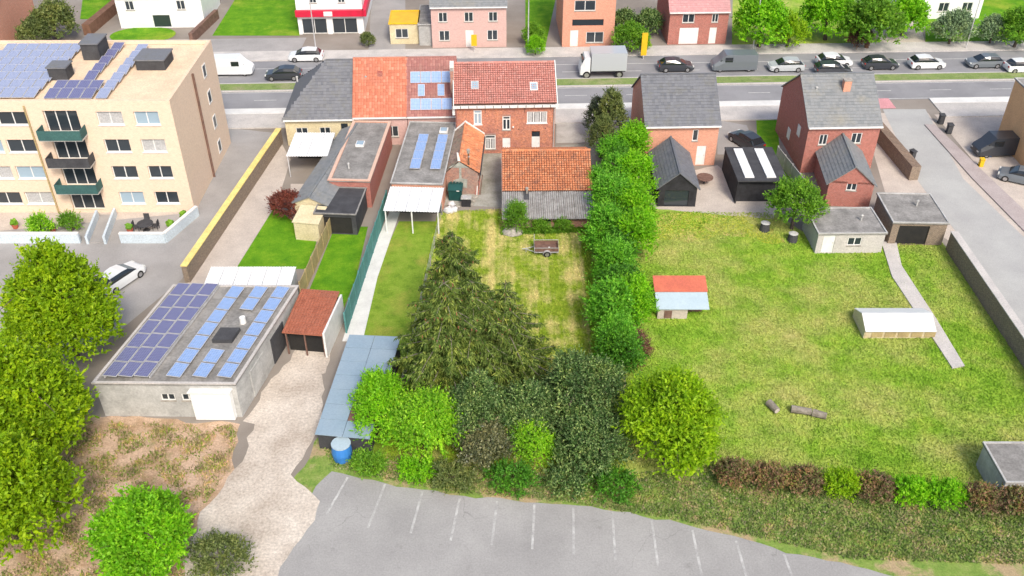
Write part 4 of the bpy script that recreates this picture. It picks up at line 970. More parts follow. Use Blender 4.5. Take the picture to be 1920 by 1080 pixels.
# ------------------------------------------------------------------ things on the big lawn
ph = thing('hen_house', 'small hen house with red top and pale blue lower roof on the big lawn', 'hen house', G(1232, 598))
MB().box(0, 2.3, 0, 2.6, 0, 1.0).build('wall', m_beige, ph); MB().box(2.3, 3.6, .9, 2.6, .0, .9).build('run', m_wood, ph)
m_redroof = M('red_felt', (.55, .15, .09), (.45, .12, .08), 1, 8)
MB().prism([(-.15, -.2, 1.05), (3.9, -.2, 1.05), (3.9, 1.35, 1.6), (-.15, 1.35, 1.6)], (0, 0, .06)).build('lower_roof', m_blue_pale, ph)
MB().prism([(-.2, 1.25, 1.68), (3.95, 1.25, 1.68), (3.95, 2.8, 2.1), (-.2, 2.8, 2.1)], (0, 0, .06)).build('roof', m_redroof, ph)
MB().box(.5, 1.1, -.03, -.002, .1, .8).build('hatch', m_wood, ph)
MB().prism([(-.05, 0, 1.0), (-.05, 2.6, 1.0), (-.05, 2.6, 2.05), (-.05, 1.3, 1.65)][::-1], (.05, 0, 0)).build('side_panel', m_blue_pale, ph)
gh = thing('polytunnel', 'small greenhouse with white plastic roof and cream end beside the stepping path', 'greenhouse', G(1618, 636))
MB().box(.1, 5.1, .1, 2.6, 0, .75).build('wall', M('cream_board', (.6, .52, .36), (.5, .4, .25), 1, 8), gh)
MB().prism([(0, -.1, .78), (5.3, -.1, .78), (5.3, 1.3, 1.45), (0, 1.3, 1.45)], (0, 0, .05)).build('roof', m_bright, gh)
MB().prism([(5.3, 2.8, .78), (0, 2.8, .78), (0, 1.3, 1.45), (5.3, 1.3, 1.45)], (0, 0, .05)).build('roof', m_bright, gh)
MB().prism([(-.02, 0, .1), (-.02, 2.7, .1), (-.02, 2.7, .78), (-.02, 1.3, 1.45), (-.02, 0, .78)][::-1], (.05, 0, 0)).build('end_panel', m_cream, gh)
for i in range(5): MB().box(.6+i, 1.4+i, .06, .099, .15, .65).build('panel', m_fence, gh)
for k, (x0, y0, x1, y1, lb_) in enumerate(((1482, 772, 1520, 778, 'pale felled log lying on the big lawn'), (1522, 779, 1548, 786, 'short felled log end to end with the longer one'), (1440, 760, 1456, 776, 'grey tree stump piece left of the logs on the lawn'))):
    a, b = G(x0, y0), G(x1, y1); z = Vector((0, 0, .28))
    o = thing('log', lb_, 'log', a); d = b-a
    MB().tube(z, z+d, .28, .24, 10).build('trunk', m_bark_pale, o); MB().tube(z+d, z+d*1.01, .2, .2, 10).build('cut_face', m_beige, o)
sh = flatbox('corner_shed', 'grey garden shed at the bottom right corner of the big lawn', 'shed', G(1868, 945), 3.4, 3.2, 1.9, m_grey, m_flat, 0, ops=[(.5, .1, .9, 1.7, 'door')])
for k, (x, y, lb_) in enumerate(((1433, 432, 'grey garden waste container near the yellow patch of the big lawn'), (1485, 452, 'grey compost tub beside the round tree on the big lawn'))):
    o = thing('compost_tub', lb_, 'tub', G(x, y)); MB().tube((0, 0, 0), (0, 0, .8), .45, .38, 12).build('body', m_dark, o); MB().tube((0, 0, .8), (0, 0, .88), .42, .2, 12).build('lid', m_grey, o)
jt = thing('garden_table', 'round brown table on the terrace beside the black garden house', 'table', G(1320, 345))
MB().tube((0, 0, .72), (0, 0, .78), .8, .8, 16).build('tabletop', m_wood, jt); MB().tube((0, 0, 0), (0, 0, .72), .07, .07, 8).build('leg', m_dark, jt)

# ------------------------------------------------------------------ buildings across the road
def far(px, v): x = px; p = S(0, v); return None
pk = gable('pink_house', 'pink brick house with grey roof across the road behind the plot house', 'house', S(-10.0, 113.2), 9.3, 9, 5.2, 8.2, m_brick_pink, m_slate_grey, SR, ops=[(.9, 3.3, 1.1, 1.2), (4.1, 3.3, 1.1, 1.2), (7.1, 3.3, 1.1, 1.2), (.9, .9, 1.3, 1.3), (4.2, .05, 1.0, 2.2, 'door'), (6.9, .9, 1.3, 1.3)])
gable('tall_brick_house', 'tall narrow red brick house behind the grey lorry', 'house', S(6.3, 112.9), 6.5, 10, 8.2, 10.6, m_brick_salmon, m_tile_dull, SR, ops=[(1.4, 4.6, 2.6, 1.3), (1.2, 2.7, 3.9, .8, 'dark'), (1.0, .05, 1.0, 2.1, 'door'), (3.0, .5, 2.2, 1.4)])
gable('brick_house', 'red brick house with faded pink roof and white garage door across the road', 'house', S(19.7, 113.2), 7.4, 9, 4.2, 7.8, m_brick_red, m_tile_pink, SR, ops=[(1.6, 2.8, 1.5, 1.1), (5.3, 2.8, .8, 1.1), (1.4, .05, 2.4, 2.1, 'garage'), (5.2, .05, .9, 2.1, 'door')])
sh_ = flatbox('shop_building', 'white shop building with a red fascia over dark glass across the road', 'shop', S(-27.6, 118.4), 8.4, 16, 6.4, m_bright, m_bright, SR, ops=[(1.8, 4.1, .9, .8), (5.4, 4.1, .9, .8), (.5, .1, 3.2, 2.0), (4.4, .1, 3.2, 2.0)])
MB().box(-.12, 8.52, -.5, -.003, 2.45, 3.25).build('fascia', m_red_paint, sh_); MB().box(8.403, 8.9, -.5, 16, 2.45, 3.25).build('fascia', m_red_paint, sh_)
MB().box(3.5, 4.6, -.56, -.501, 2.55, 3.15).build('sign_panel', m_white, sh_)
wh = gable('white_house', 'white rendered house left of the far green lawn', 'house', S(-51.5, 121.5), 11, 9, 4.2, 6.4, m_bright, m_bright, SR, ops=[(1.2, 2.4, 1.1, 1.2), (4.4, .1, 2.2, 1.6, 'dark'), (7.8, 2.4, 1.1, 1.2)])
gable('white_villa', 'white villa with grey roof behind clipped bushes at the upper right', 'house', S(52.5, 121.0), 10.5, 9, 3.3, 6.4, m_bright, m_slate_grey, SR, ops=[(1.2, 1, 1.4, 1.2), (4.6, 1.0, 1.4, 1.2), (7.8, 1, 1.4, 1.2)])
gable('salmon_house', 'salmon-roofed house cut off by the upper left corner', 'house', S(-74, 112.5), 11, 12, 4, 7.5, m_brick_salmon, m_tile_pink, SR, ops=[(8, .9, 1.3, 1.2)])
yk = flatbox('yellow_kiosk', 'low yellow-roofed kiosk with pale walls beside the shop building', 'kiosk', S(-15.4, 114.6), 3.6, 4.5, 2.6, m_cream, m_yel_paint, SR, ops=[(.7, .8, 1.6, 1.2)], rimmat=m_yel_paint)
flatbox('grey_annex', 'low grey annex squeezed against the left side of the pink house', 'annex', S(-11.7, 114.0), 1.6, 7, 2.6, m_grey, m_flat, SR)
hb = thing('brown_hedge', 'brown leafless hedge wall in the upper left gardens', 'hedge'); lowwall(hb, [G(165, 66), G(238, 4)], 1.4, 1.0, M('brown_twigs', (.22, .12, .08), (.15, .08, .05), 2, 8))
hb = thing('brown_fence', 'short brown fence between the oval lawn and the far green lawn', 'fence'); lowwall(hb, [G(360, 80), G(408, 34)], 1.2, .5, m_wood)
ys = thing('yellow_sign', 'tall yellow sign board on a post behind the lorry', 'sign', S(16.1, 108.6), SR)
MB().box(-.35, .35, -.1, .1, .5, 3.3).build('board', m_yel_paint, ys); MB().tube((0, 0, 0), (0, 0, .5), .07, .07, 8).build('post', m_metal, ys)
ys = thing('yellow_sign', 'small yellow sign board seen just above the ridge of the plot house', 'sign', S(-4.7, 111.4), SR)
MB().box(-.35, .35, -.08, .08, .9, 2.3).build('board', m_yel_paint, ys); MB().tube((0, 0, 0), (0, 0, .9), .05, .05, 8).build('post', m_metal, ys)

def wheelie(label, x, y, m, nm='wheeled_bin', rz=0.0, s=1.0):
    t = thing(nm, label, 'bin', G(x, y), rz); t.scale = (s, s, s)
    MB().prism([(-.24, -.25, .05), (.24, -.25, .05), (.24, .25, .05), (-.24, .25, .05)], (0, 0, .95)).build('body', m, t)
    MB().prism([(-.28, -.32, 1.0), (-.28, -.32, 1.06), (-.28, .3, 1.12), (-.28, .3, 1.0)][::-1], (.56, 0, 0)).build('lid', m, t)
    for sx in (-.25, .2): MB().tube((sx, .26, .1), (sx+.06, .26, .1), .1, .1, 10).build('wheel', m_rubber, t)
wheelie('blue wheeled bin in front of the dark van on the forecourt', 1850, 292, m_blue_plastic, s=1.3)
wheelie('small yellow bin on the forecourt below the blue one', 1838, 312, m_yel_paint, s=.8)
wheelie('lone grey-blue bin standing on the paving left of the side street', 1708, 300, m_dark, rz=.4)
wheelie('dark bin at the top of the forecourt, left one of a pair', 1763, 232, m_dark)
wheelie('dark bin at the top of the forecourt, right one of a pair', 1778, 250, m_dark)
for k, (x, y) in enumerate(((30, 428), (100, 436), (245, 436), (322, 430), (345, 412))):
    t = thing('flower_pot', ['terracotta pot at the far left of the left terrace', 'terracotta pot between the two terrace shrubs', 'terracotta pot beside the ramp on the right terrace', 'terracotta pot right of the terrace table', 'terracotta pot in the corner of the right terrace'][k], 'pot', G(x, y))
    MB().tube((0, 0, 0), (0, 0, .45), .2, .3, 12).build('pot', m_redroof, t); MB().lump((0, 0, .65), (.35, .35, .3), k+60, 8, 6, .3).build('plant', L_mid, t)
ct = thing('garden_cushion_box', 'pale blue box standing in the mouth of the dark outbuilding', 'box', G(657, 432)); MB().box(-.5, .5, -.3, .3, 0, .55).build('body', m_blue_pale, ct); MB().box(-.54, .54, -.34, .34, .551, .62).build('lid', m_white, ct)

# ------------------------------------------------------------------ vehicles
def paint(name, c):
    m, nt, b = base_mat(name, .3, 0, .5); b.inputs['Base Color'].default_value = (*c, 1); b.inputs['Coat Weight'].default_value = .4; return m
P_white, P_dark, P_grey, P_silver, P_blue = paint('white_car_paint', (.7, .72, .73)), paint('dark_car_paint', (.035, .04, .05)), paint('grey_car_paint', (.14, .16, .18)), paint('silver_car_paint', (.42, .45, .47)), paint('pale_blue_car_paint', (.3, .42, .48))
m_lightw, m_lightr = glass_mat('headlamp_glass', (.6, .62, .6)), glass_mat('tail_lamp_glass', (.4, .02, .02))
wheel_me = MB().tube((0, -.11, 0), (0, .11, 0), .32, .32, 16).mesh('wheel', m_rubber); rim_me = MB().tube((0, -.12, 0), (0, .12, 0), .19, .19, 12).mesh('rim', m_rim)
def loft(secs, mat, name, parent):
    """secs: (x, half width low, half width top, z low, z top)"""
    mb = MB(); n = len(secs)
    for (x, a, b, z0, z1) in secs: mb.v += [(x, -a, z0), (x, a, z0), (x, a*1.0, z0+(z1-z0)*.55), (x, b, z1), (x, -b, z1), (x, -a*1.0, z0+(z1-z0)*.55)]
    for i in range(n-1):
        for k in range(6): j = (k+1) % 6; mb.f.append((i*6+k, i*6+j, i*6+6+j, i*6+6+k))
    mb.f.append(tuple(range(5, -1, -1))); mb.f.append(tuple(range(n*6-6, n*6)))
    return mb.build(name, mat, parent)
def car(label, loc, rz, col, kind='hatch', cat='car', group='vehicles on the main road', nm='parked_car'):
    t = thing(nm, label, cat, loc, rz, group)
    if kind == 'van':
        L = 5.3
        loft([(-2.65, .85, .8, .35, 1.1), (-2.6, .95, .88, .3, 2.1), (1.2, .97, .9, .28, 2.15), (1.9, .96, .8, .28, 1.45), (2.5, .92, .8, .28, 1.05), (2.68, .8, .7, .35, .85)], col, 'body', t)
        loft([(1.22, .86, .86, 1.42, 2.03), (1.86, .86, .78, 1.35, 1.45)], m_carglass, 'windscreen', t)
        for s in (-1, 1): MB().box(.4, 1.3, s*.955-.03, s*.955+.03, 1.3, 1.85).build('side_window', m_carglass, t)
        ax = (-1.7, 1.75)
    else:
        k = .25 if kind == 'estate' else 0
        loft([(-2.1, .72, .68, .38, .72), (-2.02, .84, .78, .26, .92), (-1.2, .88, .82, .22, .95), (.9, .88, .82, .22, .93), (1.85, .84, .74, .24, .78), (2.1, .7, .62, .34, .62)], col, 'body', t)
        loft([(-1.85-k, .78, .6 if not k else .66, .9, .98), (-1.35-k, .8, .62, .9, 1.38), (-.2, .8, .64, .9, 1.42), (.45, .8, .62, .9, 1.32), (1.15, .78, .7, .9, .94)], m_carglass, 'windows', t)
        loft([(-1.38-k, .6, .56, 1.37, 1.41), (-.2, .64, .6, 1.4, 1.47), (.42, .6, .56, 1.33, 1.37)], col, 'roof', t)
        ax = (-1.3, 1.3)
    for x in ax:
        for y in (-.78, .78):
            wl = link('wheel', wheel_me, t, (x, y, .32)); link('rim', rim_me, wl)
    fx, rx = (2.62, -2.63) if kind == 'van' else (1.98, -2.07)
    for y in (-.6, .6): MB().box(fx-.06, fx+.07, y-.17, y+.17, .6, .74).build('headlight', m_lightw, t); MB().box(rx-.03, rx+.06, y-.15, y+.15, .68, .86).build('tail_light', m_lightr, t)
    MB().box(rx-.05, rx+.0, -.26, .26, .5, .62).build('number_plate', m_white, t)
    return t
def at(px, py): return G(px, py)
car('white van in the far lane above the grassy median at the left', at(434, 138), SR, P_white, 'van', 'van')
car('dark car driving in the far lane just right of the white van', at(533, 147), SR+PI, P_dark)
car('small white car standing behind the slate house roof edge', at(575, 112), SR+PI, P_white)
car('dark car parked right of the lorry and yellow sign', at(1266, 131), SR, P_dark)
car('dark grey van parked in front of the pink-roofed brick house', at(1374, 130), SR+PI, P_grey, 'van', 'van')
car('white car parked between the dark van and the black car', at(1472, 131), SR+PI, P_silver)
car('black car in the far lane above the red brick house roof', at(1560, 138), SR, P_dark, 'estate')
car('pale car parked behind the black car in the far lane', at(1562, 122), SR, P_white)
car('dark blue-grey car parked left of the far drive, nose to the right', at(1648, 127), SR, P_dark)
car('white car parked across the end of the far beige drive', at(1735, 126), SR, P_white)
car('grey car parked near the right end of the row along the pavement', at(1843, 124), SR+PI, P_grey)
car('white car at the right end of the parked row', at(1915, 133), SR, P_white)
car('white car with dark windscreen parked on the apartment drive below the block', at(228, 530), math.radians(62), P_white, group='cars on side drives')
car('black car with pale windscreen standing before the black carport', at(1398, 272), math.radians(118), P_dark, group='cars on side drives')
car('dark van with pale blue bonnet parked on the paved forecourt at the right', at(1872, 288), math.radians(184), P_dark, 'van', 'van', 'cars on side drives')
car('dark car at the right edge below the dark van', at(1912, 340), math.radians(150), P_grey, 'hatch', group='cars on side drives')
lo_ = thing('lorry', 'pale grey box lorry driving left in the far lane behind the house', 'lorry', at(1130, 140), SR+PI)
MB().box(-2.6, 1.55, -1.2, 1.2, .95, 3.1).build('cargo_box', P_silver, lo_)
loft([(1.65, 1.1, 1.05, .5, 2.5), (2.3, 1.12, 1.05, .45, 2.5), (2.75, 1.1, .98, .45, 1.5), (2.85, 1.0, .9, .5, 1.0)], P_white, 'cab', lo_)
MB().box(2.35, 2.62, -.9, .9, 1.65, 2.3).build('windscreen', m_carglass, lo_)
MB().box(-2.6, 2.0, -.5, .5, .55, .93).build('chassis', m_dark, lo_)
for x in (-1.8, 2.05):
    for y in (-1.0, 1.0):
        wl = link('wheel', wheel_me, lo_, (x, y, .45)); wl.scale = (1.4, 1.4, 1.4); link('rim', rim_me, wl)

for k, u in enumerate((-24, 2, 30, 57)):
    t = thing('street_lamp', ['grey street lamp on the far pavement near the shop building', 'grey street lamp on the far pavement in front of the pink house', 'grey street lamp on the far pavement right of the pink-roofed house', 'grey street lamp on the far pavement in front of the white villa'][k], 'street lamp', S(u, 110.4), SR, 'street lamps along the far pavement')
    m = MB(); m.path([(0, 0, .1), (0, 0, 7.2), (0, -.5, 7.8), (0, -1.3, 7.9)], [.08, .06, .045, .04], 8); m.build('pole', m_metal, t)
    MB().prism([(-.12, -1.9, 7.84), (.12, -1.9, 7.84), (.12, -1.25, 7.84), (-.12, -1.25, 7.84)], (0, 0, .12)).build('lamp_head', m_grey, t)
# ------------------------------------------------------------------ vegetation
def quads(name, c, a, b, mat, parent=None, kind=None):
    """leaf rhombi: centre c, half length a, half width b (all n x 3)"""
    n = len(c); v = np.stack([c-a, c+b-a*.1, c+a, c-b-a*.1], 1).reshape(-1, 3)
    me = bpy.data.meshes.new(name); me.vertices.add(4*n); me.vertices.foreach_set('co', v.ravel().astype(np.float32))
    me.loops.add(4*n); me.loops.foreach_set('vertex_index', np.arange(4*n, dtype=np.int32))
    me.polygons.add(n); me.polygons.foreach_set('loop_start', np.arange(0, 4*n, 4, dtype=np.int32))
    me.materials.append(mat); me.update(calc_edges=True); return me
def unit(v): return v/np.maximum(np.linalg.norm(v, axis=-1, keepdims=True), 1e-6)
def shoots(rng, lobes, n, L, per, leaf, up=.4, wob=.45, fill=.35, droop=0.0, wid=.5, gap=.28):
    """leafy shoots growing out of the lobes (cx,cy,cz,rx,ry,rz) of a crown"""
    lobes = np.array(lobes, float); vol = lobes[:, 3]*lobes[:, 4]+lobes[:, 3]*lobes[:, 5]; k = rng.choice(len(lobes), n, p=vol/vol.sum())
    d = unit(rng.normal(size=(n, 3)));  d[:, 2] = np.where(d[:, 2] < -.3, -d[:, 2], d[:, 2])
    r = 1 - fill*rng.random(n)**1.6; lump = 1+.18*np.sin(d[:, 0]*5+k)*np.sin(d[:, 1]*6+k*2)+.10*np.sin(d[:, 2]*9+d[:, 0]*8+k)
    p = lobes[k, :3]+d*lobes[k, 3:]*(r*lump)[:, None]
    g = unit(d/lobes[k, 3:]**.5 + np.array([0, 0, up]) + rng.normal(size=(n, 3))*wob)
    hole = np.sin(p[:, 0]*2.3+1.7*np.sin(p[:, 2]*1.9))*np.sin(p[:, 1]*2.1+1.3*np.sin(p[:, 0]*1.7))*np.sin(p[:, 2]*2.2+k)
    ok = rng.random(n) < np.where(hole > gap, .25, 1.0); p, g, n = p[ok], g[ok], int(ok.sum())
    ln = L*rng.uniform(.45, 1.45, n); t = np.tile(np.linspace(0, 1, per), (n, 1))
    c = p[:, None]+g[:, None]*(ln[:, None]*t)[..., None]; c[..., 2] -= droop*(t**2)*ln[:, None]
    ax = unit(g[:, None]*.8+rng.normal(size=(n, per, 3))*.75); sd = unit(np.cross(ax, unit(rng.normal(size=(n, per, 3))+np.array([0, 0, .9]))))
    s = leaf*rng.uniform(.7, 1.3, (n, per, 1))*(1.1-.4*t[..., None]); c = c+ax*s*.8
    keep = c[..., 2] > .05
    return c[keep], (ax*s)[keep], (sd*s*wid)[keep]
def rl(seed, r, h, k=7, top=.3):
    """an uneven cluster of lobes: radius r, height h"""
    g = random.Random(seed); out = [(0, 0, h*.42, r*.72, r*.72, h*.42)]
    for i in range(k):
        a = i*2.4+g.uniform(-.4, .4); z = g.uniform(.3, .82); q = r*(.62 if z < .6 else .4)*g.uniform(.7, 1.1); s_ = r*g.uniform(.3, .46)
        out.append((q*math.cos(a), q*math.sin(a), h*z, s_, s_, s_*g.uniform(.8, 1.2)))
    out.append((r*.12, 0, h*.86, r*top, r*top, h*.16)); return out
tree_cache = {}
def crown(key, seed, lobes, n, L, per, leaf, mat, **k):
    if key not in tree_cache: tree_cache[key] = quads('crown', *shoots(np.random.default_rng(seed), lobes, n, L, per, leaf, **k), mat)
    return tree_cache[key]
def limbs(name, h, r, lobes, mat, parent, seed=0):
    rg = random.Random(seed); mb = MB(); top = Vector((rg.uniform(-.2, .2), rg.uniform(-.2, .2), h))
    mid = top*.5+Vector((rg.uniform(-.1, .1), rg.uniform(-.1, .1), 0)); mb.path([Vector((0, 0, 0)), mid, top], [r, r*.75, r*.35], 8)
    for l in lobes:
        q = Vector(l[:3]); s = mid.lerp(top, rg.random()); 
        for _ in range(5):
            e = q+Vector((rg.uniform(-.9, .9)*l[3], rg.uniform(-.9, .9)*l[4], rg.uniform(-.1, .9)*l[5])); m_ = s.lerp(e, .5)+Vector((0, 0, .25))
            mb.path([s, m_, e], [r*.4, r*.25, r*.08], 5)
    return mb.build(name, mat, parent)
def tree(nm, label, cat, px, py, zc, key, lobes, n, L, per, leaf, mat, bark=None, group=None, rz=0.0, scale=1.0, world=None, seed=None, trunk_r=.18, **k):
    p = G(px, py, zc) if world is None else Vector(world); t = thing(nm, label, cat, (p.x, p.y, 0), rz, group); t.scale = (scale,)*3
    seed = seed if seed is not None else len(tree_cache)+11
    link('crown', crown(key, seed, lobes, n, L, per, leaf, mat, **k), t)
    limbs('trunk', max(.4, max(l[2] for l in lobes)), trunk_r, lobes, bark or m_bark, t, seed); return t

# hedge along the right edge of the plot
hedge_lobes = lambda r, h, s: rl(40+s, r*1.12, h*1.1, 8, .35)
hs = [(1152, 296, 1.4, 3.0, 'a'), (1150, 345, 1.65, 3.6, 'b'), (1145, 392, 1.75, 3.9, 'a'), (1144, 445, 1.75, 3.9, 'b'), (1150, 500, 1.45, 3.3, 'a'), (1145, 590, 1.7, 3.4, 'b'), (1156, 640, 1.4, 3.4, 'a')]
whichs = ['topmost bright green hedge shrub, touching the dark conifers', 'bright green hedge shrub beside the orange roof of the shed', 'bright green hedge shrub overhanging the corrugated end of the shed', 'bright green hedge shrub right of the trailer', 'bright green hedge shrub just below the level of the trailer', 'bright green hedge shrub halfway down the striped lawn', 'lowest bright green hedge shrub, above the dark holly']
for i, (x, y, r, h, kk) in enumerate(hs):
    tree('hedge_shrub', whichs[i], 'hedge shrub', x, y, 1.9, 'hedge'+kk, hedge_lobes(1.7, 3.9, ord(kk)), 1500, .75, 9, .125, L_hedge, group='bright green hedge shrubs along the right edge of the plot', rz=i*1.3, scale=r/1.7*1.02, up=.55, wob=.4, seed=3 if kk == 'a' else 4, trunk_r=.12)
L_deep = leaf_mat('deep_green_leaf', [(.04, .15, .012), (.08, .26, .02), (.14, .38, .03)], .3)
for i, (x, y, lb_) in enumerate(((1163, 320, 'deep green shrub filling the hedge beside the orange roof'), (1160, 418, 'deep green shrub filling the hedge beside the corrugated roof end'), (1158, 476, 'deep green shrub filling the hedge right of the trailer'), (1160, 545, 'deep green shrub filling the dark gap halfway down the hedge'), (1160, 670, 'deep green shrub at the foot of the hedge above the hollies'))):
    tree('hedge_shrub', lb_, 'hedge shrub', x, y, 1.6, 'hedged', rl(77, 1.7, 3.5, 7), 1100, .6, 8, .12, L_deep, group='deep green shrubs filling the hedge', rz=i*1.7, seed=6, trunk_r=.1)
for i, (x, y, lb_) in enumerate(((1183, 285, 'hedge bush behind the conifers at the top of the neighbour side'), (1186, 345, 'hedge bush left of the black garden house'), (1188, 405, 'hedge bush at the upper left corner of the big lawn'), (1190, 455, 'hedge bush nearest above the slim round tree'))):
    tree('hedge_bush', 'green '+lb_, 'hedge bush', x, y, 1.9, 'hedgec', hedge_lobes(1.8, 4.0, 0), 1200, .7, 8, .14, L_round, group='hedge bushes on the neighbour side', rz=i*2.1, up=.5, seed=5, trunk_r=.12)
tree('slim_tree', 'slim rounded green tree standing between the hedge and the hen house', 'tree', 1190, 572, 2.6, 'slim', [(0, 0, 2.6, 1.25, 1.25, 2.2)], 1300, .45, 7, .11, L_round)
tree('dark_conifer', 'dark conifer nearest the road, right of the house driveway', 'conifer', 1118, 224, 2.2, 'conA', [(0, 0, 1.8, 1.15, 1.1, 1.9), (.1, 0, 3.2, .75, .75, 1.3)], 1500, .35, 8, .075, leaf_mat('dark_conifer_leaf', [(.03, .05, .028), (.055, .08, .04), (.09, .11, .06)], .1), up=.7)
tree('olive_conifer', 'olive green conifer standing in front of the dark one above the shed end', 'conifer', 1128, 258, 2.2, 'conB', [(0, 0, 1.8, 1.35, 1.2, 1.9), (.1, 0, 3.1, .85, .8, 1.3)], 1700, .35, 8, .075, L_olive, up=.8)
tree('olive_tree', 'tall olive-coloured conical tree right of the dark conifer by the road', 'tree', 1142, 225, 3.0, 'conC', [(.3, 0, 2.4, 1.5, 1.3, 2.5), (.2, 0, 4.4, .9, .9, 1.8)], 1300, .4, 7, .11, L_olive, up=.6)
tree('brown_shrub', 'brown half-bare shrub under the slim rounded tree', 'shrub', 1186, 655, .8, 'brn', [(0, 0, .9, 1.1, 1.6, 1.0)], 700, .5, 6, .09, L_brown)
tree('yellow_tree', 'large yellow-green tree at the lower right corner of the plot', 'tree', 1256, 795, 3.6, 'yel', rl(14, 3.2, 7.0, 12, .4), 4800, .6, 8, .15, L_yellow, up=.5)
# spruces: whorls of drooping boughs with hanging sprays
def spruce(label, x, y, H, R, seed, ex=.55, dens=1.0):
    rng = np.random.default_rng(seed); p = G(x, y, H); t = thing('spruce', label, 'spruce tree', (p.x, p.y, 0), 0, 'spruces at the lower left of the plot')
    tr_ = MB(); tr_.path([Vector((0, 0, 0)), Vector((.05, 0, H*.5)), Vector((0, 0, H))], [.22, .13, .02], 8); tr_.build('trunk', m_bark, t)
    br = MB(); cs_, as_, bs_ = [], [], []; cones = MB()
    z = 1.0
    while z < H-.15:
        f = (H-z)/H; nb = 6+int(rng.integers(0, 4)) if f > .12 else 4; a0 = rng.random()*6.28
        for i in range(nb):
            a = a0+i*6.283/nb+rng.normal()*.2; Lb = (R*f**ex)*rng.uniform(.45, 1.25)+.15; dr = np.array([math.cos(a), math.sin(a), 0.])
            K = 7; tt = np.linspace(0, 1, K); lift = rng.uniform(.05, .3); P = np.array([0, 0, z])+dr*(tt*Lb)[:, None]; P[:, 2] += lift*Lb*tt - (lift+.28)*Lb*tt**1.6 + .16*Lb*np.maximum(0, tt-.7)
            P[:, :2] += (np.array([-dr[1], dr[0]])*rng.normal()*.12*Lb)*(tt**2)[:, None]
            for k in range(K-1): br.tube(P[k], P[k+1], .028*(1-tt[k])*Lb/2+.012, .028*(1-tt[k+1])*Lb/2+.010, 4, cap=False)
            side = np.array([-dr[1], dr[0], 0.]); m = int((Lb*16+5)*dens); u = np.sort(rng.uniform(.12, 1, m))
            for ui in u:
                q = np.array([np.interp(ui, tt, P[:, j]) for j in range(3)]); sg = rng.choice([-1, 1]); sp = sg*rng.uniform(.0, .42)*Lb*(1.15-ui)*.8
                tip = q+side*sp+dr*abs(sp)*.6+np.array([0, 0, -.05*abs(sp)])
                ns = 6+int(abs(sp)*11)
                w_ = np.linspace(.0, 1, ns)[:, None]; c = q+(tip-q)*w_+rng.normal(size=(ns, 3))*.035
                dn = unit(np.array([0, 0, -.75])+dr*.3+side*sg*.2+rng.normal(size=(ns, 3))*.42); ln = rng.uniform(.10, .26, (ns, 1))
                cs_.append(c+dn*ln*.8); as_.append(dn*ln); bs_.append(unit(np.cross(dn, rng.normal(size=(ns, 3))))*.042)
                if z > H*.62 and rng.random() < .06: e = Vector(tip); cones.tube(e, e+Vector((0, 0, -.2)), .05, .03, 5)
        z += rng.uniform(.36, .55)
    br.build('boughs', m_bark_pale, t); link('needles', quads('needles', np.concatenate(cs_), np.concatenate(as_), np.concatenate(bs_), L_spruce), t)['kind'] = 'stuff'
    cones.build('cones', m_cone, t, kind='stuff')
    print('spruce quads', sum(len(c) for c in cs_)); return t
spruce('spruce with the topmost crown, at the left edge of the lawn', 848, 436, 9.3, 3.3, 21, .5)
spruce('broad spruce standing nearest the bright lime bush', 832, 520, 10.0, 4.3, 22, .5)
spruce('right-hand spruce with brown cones reaching over the striped lawn', 948, 526, 8.5, 4.5, 23, .8, .6)
spruce('spruce in the middle of the group with its crown touching the other three', 885, 525, 9.3, 3.9, 24, .5)
# hollies and lime bushes along the bottom
def bush(nm, label, x, y, zc, lobes, n, mat, L=.45, per=8, leaf=.10, group=None, key=None, **k): return tree(nm, label, 'bush', x, y, zc, key or label, lobes, n, L, per, leaf, mat, group=group, **k)
HG = 'dark hollies along the bottom of the plot'
bush('holly', 'dark holly bush with a grey-green top reaching to the lawn, at the right edge', 1092, 742, 3.0, rl(5, 3.1, 5.4, 11, .4), 6500, L_holly, group=HG)
bush('holly', 'dark pointed holly between the lime bush and the spruces', 893, 772, 2.8, rl(6, 1.9, 5.6, 8, .35), 3600, L_holly, group=HG)
bush('holly', 'dark round holly in the middle of the bottom edge', 978, 775, 2.4, rl(7, 2.3, 4.6, 9), 4200, L_holly, group=HG)
bush('holly', 'dark low holly at the lower right corner of the plot', 1108, 838, 1.6, rl(8, 2.5, 3.4, 8), 3800, L_holly, group=HG)
bush('holly', 'speckled low holly beside the lime bush at the bottom edge', 905, 832, 1.4, rl(9, 2.1, 3.1, 7), 3000, leaf_mat('speckled_leaf', [(.05, .07, .03), (.1, .12, .05), (.26, .26, .12), (.07, .09, .035)], .1, .4, .5), group=HG)
bush('lime_bush', 'big bright lime-green bush at the lower left corner of the plot', 800, 800, 2.1, rl(12, 2.6, 4.2, 9), 3100, L_lime, L=.8, leaf=.12, per=9)
bush('lime_shrub', 'small bright green shrub growing out between the dark hollies', 995, 838, 1.2, [(0, 0, 1.4, 1.1, 1.0, 1.5), (.5, 0, 1.0, .9, .8, 1.1)], 1200, L_lime, L=.6, leaf=.08)
bush('young_shrub', 'sprawling light green shrub at the left corner of the shed', 966, 418, .8, [(0, 0, .8, .95, .8, .9), (.1, .2, 1.7, .6, .6, .9)], 850, L_mid, L=.5, leaf=.08, trunk_r=.06)
bush('young_shrub', 'small green shrub against the shed front left of the lamp', 1016, 425, .6, [(0, 0, .55, .6, .5, .6)], 420, L_mid, L=.35, leaf=.08, trunk_r=.04)
bush('young_shrub', 'small green shrub against the shed front right of the lamp', 1056, 422, .6, [(0, 0, .6, .62, .5, .6)], 420, L_mid, L=.35, leaf=.08, trunk_r=.04)
